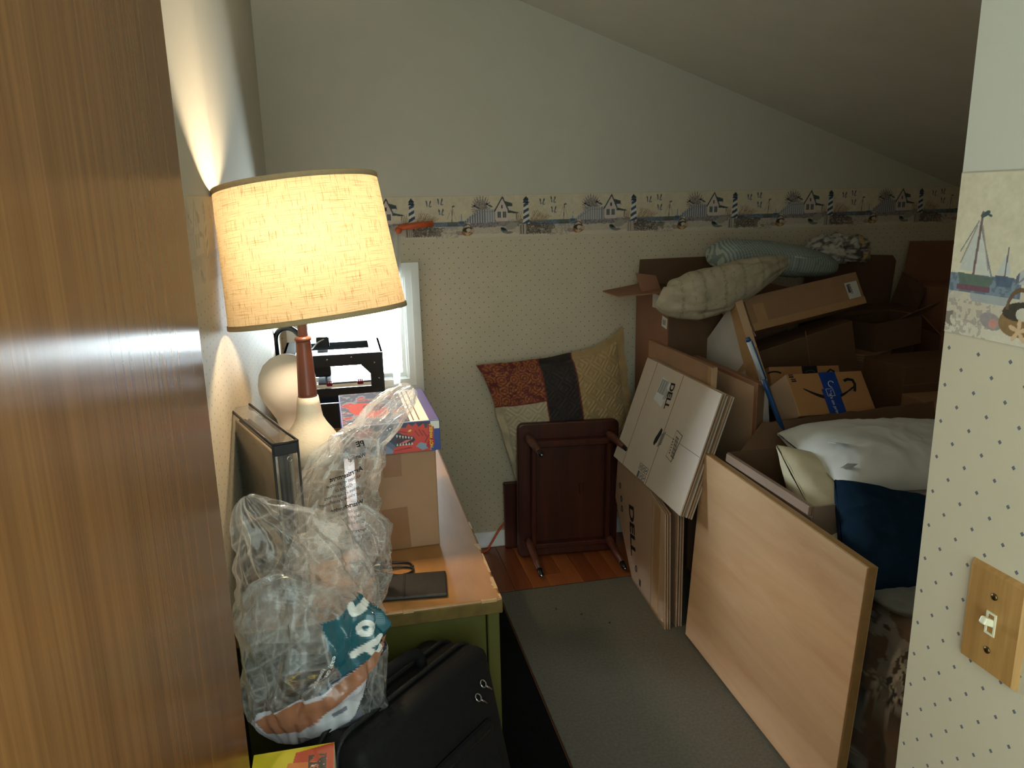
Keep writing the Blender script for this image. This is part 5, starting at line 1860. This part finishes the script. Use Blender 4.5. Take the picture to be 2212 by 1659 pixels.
onebox('small_label', (-wx - 0.0036, -0.135, wz - 0.118), (0.0008, 0.050, 0.042), MT['paper'], tl_c, (8, 0, 0))
b = BM()
for k in range(5):
    box(b, (-wx - 0.0042, -0.145 + k * 0.006, wz - 0.118), (0.0004, 0.0025, 0.020), (8, 0, 0))
obj('label_print', b, MT['grey_ink'], tl_c)

# whitish panel leaning behind the thin cartons
wp = thing('whitish_carton', 'whitish flattened carton with taped edge leaning in the pile', 'carton', (1.40, 2.55, 0.55), group='cartons in the pile')
poly = [(2.555, 1.125), (2.787, 0.923), (2.76, 0.551), (2.29, 0.551), (2.358, 0.871)]
oneprism('body', [(0, y - 2.55, z - 0.55) for y, z in poly], (0.03, 0, 0), MT['card_white'], wp)
oneprism('edge_tape', [(-0.0006, 2.555 - 2.55, 1.123 - 0.55), (-0.0006, 2.59 - 2.55, 1.092 - 0.55), (-0.0006, 2.40 - 2.55, 0.80 - 0.55), (-0.0006, 2.358 - 2.55, 0.871 - 0.55)], (0.0005, 0, 0), MT['tape'], wp)
oneprism('tape', [(-0.0008, 2.52 - 2.55, 0.86 - 0.55), (-0.0008, 2.47 - 2.55, 0.875 - 0.55), (-0.0008, 2.37 - 2.55, 0.96 - 0.55), (-0.0008, 2.385 - 2.55, 0.985 - 0.55)], (0.0004, 0, 0), MT['tape'], wp)
oneprism('side_edge', [(0.0, 2.556 - 2.55, 1.126 - 0.55), (0.03, 2.556 - 2.55, 1.126 - 0.55), (0.03, 2.357 - 2.55, 0.871 - 0.55), (0.0, 2.357 - 2.55, 0.871 - 0.55)], (0, -0.0006, 0), MT['card_pale'], wp)

# carton that carries the parcels
carton('carton', 'plain dark carton under the two smiling parcels', (1.655, 2.45, 0.352), (0.60, 0.56, 0.684), (0, 0, 0), MT['card_dark'])
dk = carton('carton', 'dark tilted carton behind the parcels with a seam down its front', (1.715, 2.66, 0.835), (0.50, 0.13, 0.25), (0, -13, 3), MT['card_dark'])  # brown box side in shade, the shade put into its dark colour
onebox('seam', (0.04, -0.0655, 0.135), (0.004, 0.001, 0.27), MT['card_edge'], dk)

# long carton across the top
LCC = Vector((1.721, 2.748, 1.044)) + Euler([math.radians(a) for a in (-23.6, -6.7, 11.2)]).to_matrix() @ Vector((0, -0.0655, 0))
lc = boxthing('long_carton', 'long narrow carton with a white label and taped end, slanting across the pile', 'carton', LCC, (0.558, 0.150, 0.131), (-23.6, -6.7, 11.2), 'cartons in the pile')
lw, ldp, lh = 0.558, 0.150, 0.131
onebox('body', (0, 0, lh / 2), (lw, ldp, lh), MT['card'], lc, None, 0.003, 2)
onebox('edge_tape', (0, -ldp / 2 - 0.0005, 0.014), (lw, 0.0008, 0.028), MT['tape'], lc)
onebox('end_tape', (-0.228, -ldp / 2 - 0.0009, 0.055), (0.05, 0.0008, 0.085), MT['tape'], lc)
onebox('open_flap', (-lw / 2 - 0.012, -0.02, lh / 2 - 0.01), (0.004, ldp - 0.06, lh + 0.02), MT['card_pale'], lc, (0, -14, 0))
lbl = onebox('label', (0.232, -ldp / 2 - 0.0009, 0.063), (0.062, 0.0008, 0.066), MT['paper'], lc)
b = BM()
for k in range(7):
    box(b, (0.208 + 0.0016 * k, -ldp / 2 - 0.0016, 0.072), (0.0007, 0.0004, 0.034))
obj('label_print', b, MT['ink'], lbl)
text('label_lettering', 'AWSD', 0.016, MT['ink'], lbl, place((0.222, -ldp / 2 - 0.0017, 0.070), (0, 90, 0)), 0.02, 0, 0.9)


# ------------------------------------------------------------------ smiling parcels
MT['amz'] = cardboard('parcel_cardboard', S(176, 128, 84), 0.05)
MT['amz_side'] = cardboard('parcel_side', S(196, 164, 136), 0.05)
MT['blue_tape'] = mat('blue_printed_tape', S(24, 62, 148), 0.4, 0.08, 40, spec=0.4)


def smile(b, x0, x1, z0, y, t):
    """curved arrow: a fat arc thickest in the middle with a hooked head at the right end"""
    n = 22
    up, dn = [], []
    for i in range(n + 1):
        f_ = i / n
        x = x0 + (x1 - x0) * f_
        z = z0 - 0.036 * math.sin(PI * f_) - 0.004 * f_
        w_ = t * (0.25 + 0.75 * math.sin(PI * min(1, f_ * 1.12)) ** 0.8) if f_ < 0.9 else t * 0.5
        up.append((x, y, z + w_ * 0.4))
        dn.append((x, y, z - w_ * 0.6))
    prism(b, up + dn[::-1], (0, -0.0008, 0))
    tube(b, [(x1 - 0.030, y - 0.0004, z0 + 0.020), (x1 - 0.012, y - 0.0004, z0 + 0.026), (x1 + 0.006, y - 0.0004, z0 + 0.022), (x1 + 0.010, y - 0.0004, z0 + 0.006), (x1 + 0.002, y - 0.0004, z0 - 0.014), (x1 - 0.002, y - 0.0004, z0 - 0.020)], 0.0050, 6)


K = 0.94
az = boxthing('smile_parcel', 'brown parcel with a curved arrow and blue tape standing in front', 'parcel', (1.604, 2.286, 0.805), (0.314, 0.10, 0.154), (-37.3, 2.7, 5.5), 'smiling parcels')
aw, ady, ah = 0.314, 0.10, 0.154
onebox('body', (0, 0, ah / 2), (aw, ady, ah), MT['amz'], az, None, 0.002, 2)
onebox('end_face', (-aw / 2 - 0.0006, 0, ah / 2), (0.001, ady - 0.003, ah - 0.003), MT['amz_side'], az)
b = BM()
smile(b, -0.108, 0.098, 0.098, -ady / 2 - 0.0004, 0.013)
obj('arrow_print', b, MT['ink'], az)
tp = onebox('blue_tape', (0.008, -ady / 2 - 0.0010, 0.112), (0.068, 0.0010, 0.084), MT['blue_tape'], az, (0, 0, 0))
tp2 = onebox('blue_tape', (-0.003, -ady / 2 - 0.0016, 0.046), (0.068, 0.0010, 0.092), MT['blue_tape'], az)
text('tape_lettering', "it's on prime", 0.017, MT['white_ink'], tp2, place((-0.008, -ady / 2 - 0.0024, 0.030), (0, 88, 0)), 0.01)
b = BM()
for dx, dz, w_, h_ in ((0, 0.013, 0.030, 0.0014), (0, -0.013, 0.030, 0.0014), (0.0145, 0, 0.0014, 0.027), (-0.0145, 0, 0.0014, 0.027), (0.002, 0.0, 0.0014, 0.012), (0.006, 0.0055, 0.007, 0.0014)):
    box(b, (-0.006 + dx, -ady / 2 - 0.0024, 0.078 + dz), (w_, 0.0005, h_))
obj('tape_icon', b, MT['white_ink'], tp2)
b = BM()
tube(b, [(0.010 + 0.012 * math.cos(a), -ady / 2 - 0.0018, 0.108 + 0.012 * math.sin(a)) for a in np.linspace(0.4, 4.6, 14)], 0.0013, 5)
obj('tape_icon', b, MT['white_ink'], tp)
b = BM()
for dx in (0, 0.005):
    box(b, (-0.140 + dx, -ady / 2 - 0.0006, 0.143 - dx * 3.2), (0.018, 0.0008, 0.0045))
    box(b, (-0.140 + dx, -ady / 2 - 0.0006, 0.150 - dx * 3.2), (0.018, 0.0008, 0.0030))
obj('corner_print', b, MT['ink'], az)
ap = boxthing('smile_parcel', 'brown parcel with black tape half hidden behind the blue-taped one', 'parcel', (1.627, 2.468, 0.800), (0.286, 0.112, 0.135), (-26.4, 2.6, 0.1), 'smiling parcels')
onebox('body', (0, 0, 0.0675), (0.286, 0.112, 0.135), MT['amz'], ap, None, 0.002, 2)
onebox('black_tape', (0.02, -0.0568, 0.0675), (0.062, 0.0010, 0.135), MT['ink'], ap)
text('tape_lettering', 'prime', 0.022, MT['grey_ink'], ap, place((0.02, -0.0580, 0.094), (0, 180, 0)), 0.015)
b = BM()
tube(b, [(0.020 + 0.020 * math.cos(a), -0.0576, 0.108 + 0.010 * math.sin(a)) for a in np.linspace(0.3, 2.8, 12)], 0.0012, 5)
obj('tape_arrow', b, MT['grey_ink'], ap)
b = BM()
tube(b, [(-0.125 + 0.030 * math.cos(a), -0.0568, 0.105 + 0.012 * math.sin(a)) for a in np.linspace(0.5, 2.6, 12)], 0.0028, 5)
tube(b, [(0.09, -0.0568, 0.108), (0.105, -0.0568, 0.120), (0.12, -0.0568, 0.112)], 0.0035, 5)
obj('arrow_print', b, MT['ink'], ap)

# ------------------------------------------------------------------ blue and white stick
st = thing('cleaning_stick', 'slim blue and white pole leaning left of the smiling parcels', 'pole', (1.395, 2.155, 0.70))
P0, P1 = Vector((0, 0, 0.004)), Vector((-0.150, 0.025, 0.358))
MT['blue_gloss'] = mat('blue_gloss_tube', S(32, 74, 128), 0.25, 0.08, 30, spec=0.5)
MT['white_gloss'] = mat('white_gloss_tube', S(186, 196, 206), 0.3, 0.04, 30, spec=0.5)
onetube('pole', [P0.lerp(P1, t) for t in (0, 0.5, 0.62)], 0.0085, MT['blue_gloss'], st, 12)
onetube('sleeve', [P0.lerp(P1, t) for t in (0.62, 0.97)], 0.0082, MT['white_gloss'], st, 12)
onetube('cap', [P0.lerp(P1, t) for t in (0.97, 1.0)], [0.009, 0.007], MT['blue_gloss'], st, 12)
onetube('stripe', [P0.lerp(P1, t) + Vector((0.006, -0.004, 0)) for t in (0.62, 0.97)], 0.0045, MT['blue_gloss'], st, 8)

# ------------------------------------------------------------------ right end of the pile
sk = carton('carton', 'narrow carton standing under a stack of flat cardboard sheets', (2.085, 2.765, 0.40), (0.21, 0.20, 0.80), (0, 0, 36), MT['card'])
for i in range(6):
    s_ = onebox('cardboard_sheet', (0, 0, 0.005), (0.215 - 0.004 * (i % 2), 0.205, 0.0095), MT['card'], None, None, 0.001)
    s_.location = (2.085 + 0.003 * (i % 3), 2.765, 0.8008 + 0.0105 * i)
    s_.rotation_euler = (0, 0, math.radians(36 + (-1) ** i * 0.8))
    nm = ('lowest', 'second lowest', 'third lowest', 'third from the top', 'second from the top', 'topmost')[i]
    tag(s_, '%s flat cardboard sheet in the stack on the narrow carton' % nm, 'cardboard', 'stacked flat cardboard sheets')
rc = carton('carton', 'brown carton by the near wall edge, in front of the cardboard sheets', (2.20, 2.50, 0.435), (0.40, 0.22, 0.87), (0, 0, 2), MT['card_dark'])
onebox('flap_seam', (0, -0.1103, 0.80), (0.398, 0.0008, 0.003), MT['card_edge'], rc)
oc = carton('carton', 'low olive brown carton in front of the brown one by the near wall', (2.13, 2.305, 0.385), (0.26, 0.15, 0.77), (0, 0, -2), MT['card'])
so = thing('small_open_carton', 'small open carton with splayed flaps on top of the cardboard sheets', 'carton', (2.215, 2.785, 0.868), (0, -4, 10), 'cartons in the pile')
onebox('side_panel', (-0.13, 0, 0.06), (0.005, 0.16, 0.12), MT['card_dark'], so)
onebox('side_panel', (0.13, 0, 0.06), (0.005, 0.16, 0.12), MT['card_dark'], so)
onebox('side_panel', (0, -0.08, 0.06), (0.26, 0.005, 0.12), MT['card_dark'], so)
onebox('side_panel', (0, 0.08, 0.06), (0.26, 0.005, 0.12), MT['card_dark'], so)
onebox('bottom_panel', (0, 0, 0.003), (0.255, 0.155, 0.005), MT['card_dark'], so)
oneprism('flap', [(0.13, -0.08, 0.12), (0.13, 0.08, 0.12), (0.235, 0.06, 0.05), (0.225, -0.10, 0.02)], (0.004, 0, 0.003), MT['card_red'], so)
oneprism('flap', [(0.0, -0.083, 0.12), (0.13, -0.083, 0.12), (0.18, -0.13, 0.175), (0.02, -0.13, 0.15)], (0, 0.004, 0.003), MT['card_dark'], so)
bk = carton('back_carton', 'dark carton against the back wall with one flap up, right of the crumpled paper', (2.24, 2.99, 0.50), (0.46, 0.19, 1.0), (0, 0, 0), MT['card_dark'])
oneprism('raised_flap', [(-0.23, 0.085, 1.0), (0.23, 0.085, 1.0), (0.255, 0.10, 1.19), (0.235, 0.10, 1.215), (-0.20, 0.10, 1.235)], (0, 0.005, 0), MT['card_dark'], bk)
oneprism('side_flap', [(0.232, 0.085, 1.0), (0.232, -0.09, 1.0), (0.275, -0.08, 1.08), (0.27, 0.07, 1.14)], (0.004, 0, 0), MT['card_dark'], bk)
rt_ = carton('wardrobe_carton', 'tall reddish carton beside the near wall edge at the back', (2.70, 2.94, 0.545), (0.36, 0.28, 1.09), (0, 0, 0), MT['card_red'])
oneprism('raised_flap', [(-0.18, 0.13, 1.09), (0.18, 0.13, 1.09), (0.18, 0.148, 1.27), (-0.14, 0.148, 1.275)], (0, 0.005, 0), MT['card_red'], rt_)

# ------------------------------------------------------------------ soft things on the top
def paint_bagpaper(X, Z):
    C = np.empty(X.shape + (3,))
    n = fbm(X * 40, Z * 40, 2)
    C[:] = (172, 160, 138)
    C += ((n - 0.5) * 30)[..., None]
    for i in range(6):
        x0 = -0.2 + 0.08 * i
        put(C, (np.abs(X - x0 - 0.15 * Z) < 0.0055) & (vnoise(X * 500, Z * 420, 3) > 0.45), (124, 128, 104), 0.7)
        put(C, (np.abs(X - x0 - 0.04 - 0.15 * Z) < 0.003) & (vnoise(X * 700, Z * 200, 5) > 0.72), (140, 140, 104))
    return C


MT['bagpaper'] = mat_print('printed_paper_padding', 0.6, 0.3, 0.2, 150)
base = Vector((1.40, 2.61, 1.08))
spn = [Vector(p_) - base for p_ in ((1.135, 2.62, 1.150), (1.165, 2.61, 1.138), (1.26, 2.60, 1.140), (1.38, 2.60, 1.168), (1.49, 2.61, 1.205), (1.58, 2.62, 1.232), (1.645, 2.63, 1.252))]
pb = obj('paper_cushion_bag', bag_mesh('paper_cushion_bag', spn, [0.030, 0.062, 0.088, 0.084, 0.066, 0.046, 0.020], [0.02, 0.045, 0.065, 0.065, 0.06, 0.04, 0.012], 41, 0.0040, 200, 190, shut=True, pleats=((4, 0.9, 6.0), (9, 0.4, -8.0)),
         paint=lambda co: lin(paint_bagpaper(co[..., 0] * 0.97 + co[..., 2] * 0.22, co[..., 2] - 0.22 * co[..., 0]))), MT['bagpaper'], None, True)
pb.location = base
tag(pb, 'crumpled tan paper packing cushion with rows of green print on the pile', 'packing')


def paint_stripe(X, Z):
    C = np.empty(X.shape + (3,))
    C[:] = (164, 172, 164)
    k = np.sin((X + 0.012 * np.sin(Z * 26)) * 2 * PI / 0.013)
    put(C, k > 0.1, (122, 136, 136))
    return C


MT['ticking'] = mat_print('striped_ticking', 0.85, 0.1, 0.2, 400)
sp_ = thing('striped_pillow', 'blue and white striped ticking pillow with a paper tag on top of the pile', 'pillow', (1.735, 2.86, 1.17))
spn = [(-0.285, 0, 0.095), (-0.268, 0, 0.094), (-0.22, -0.005, 0.090), (-0.08, -0.005, 0.078), (0.08, -0.005, 0.060), (0.20, 0, 0.040), (0.262, 0.01, 0.026), (0.275, 0.01, 0.022)]
obj('cushion', bag_mesh('cushion', spn, [0.010, 0.042, 0.066, 0.072, 0.066, 0.050, 0.026, 0.006], [0.02, 0.07, 0.10, 0.11, 0.11, 0.09, 0.05, 0.01], 52, 0.0012, 160, 240, shut=True,
    paint=lambda co: lin(paint_stripe(co[..., 0], co[..., 1] * 1.2 + co[..., 2]))), MT['ticking'], sp_, True)
onebox('paper_tag', (0.055, -0.092, 0.098), (0.075, 0.001, 0.060), MT['paper'], sp_, (-52, 6, 6))


def paint_crumple(co):
    x, y, z = co[..., 0], co[..., 1], co[..., 2]
    C = np.empty(x.shape + (3,))
    n = fbm(x * 60 + 5, (z + y) * 60, 12)
    C[:] = (176, 172, 164)
    put(C, n > 0.5, (120, 114, 114))
    put(C, n > 0.6, (84, 76, 78))
    put(C, (x > 0.05) & (n < 0.42), (184, 152, 92))
    return lin(C)


MT['crumple'] = mat_print('crumpled_print', 0.5, 0.3, 0.2, 200)
cr = lump('crumpled_paper', (2.045, 2.90, 1.205), (0.24, 0.17, 0.105), 21, MT['crumple'], paint_crumple, 110, 80, 0.022, 16.0, 0.8)
tag(cr, 'ball of crumpled grey printed wrapping beside the striped pillow', 'wrapping')
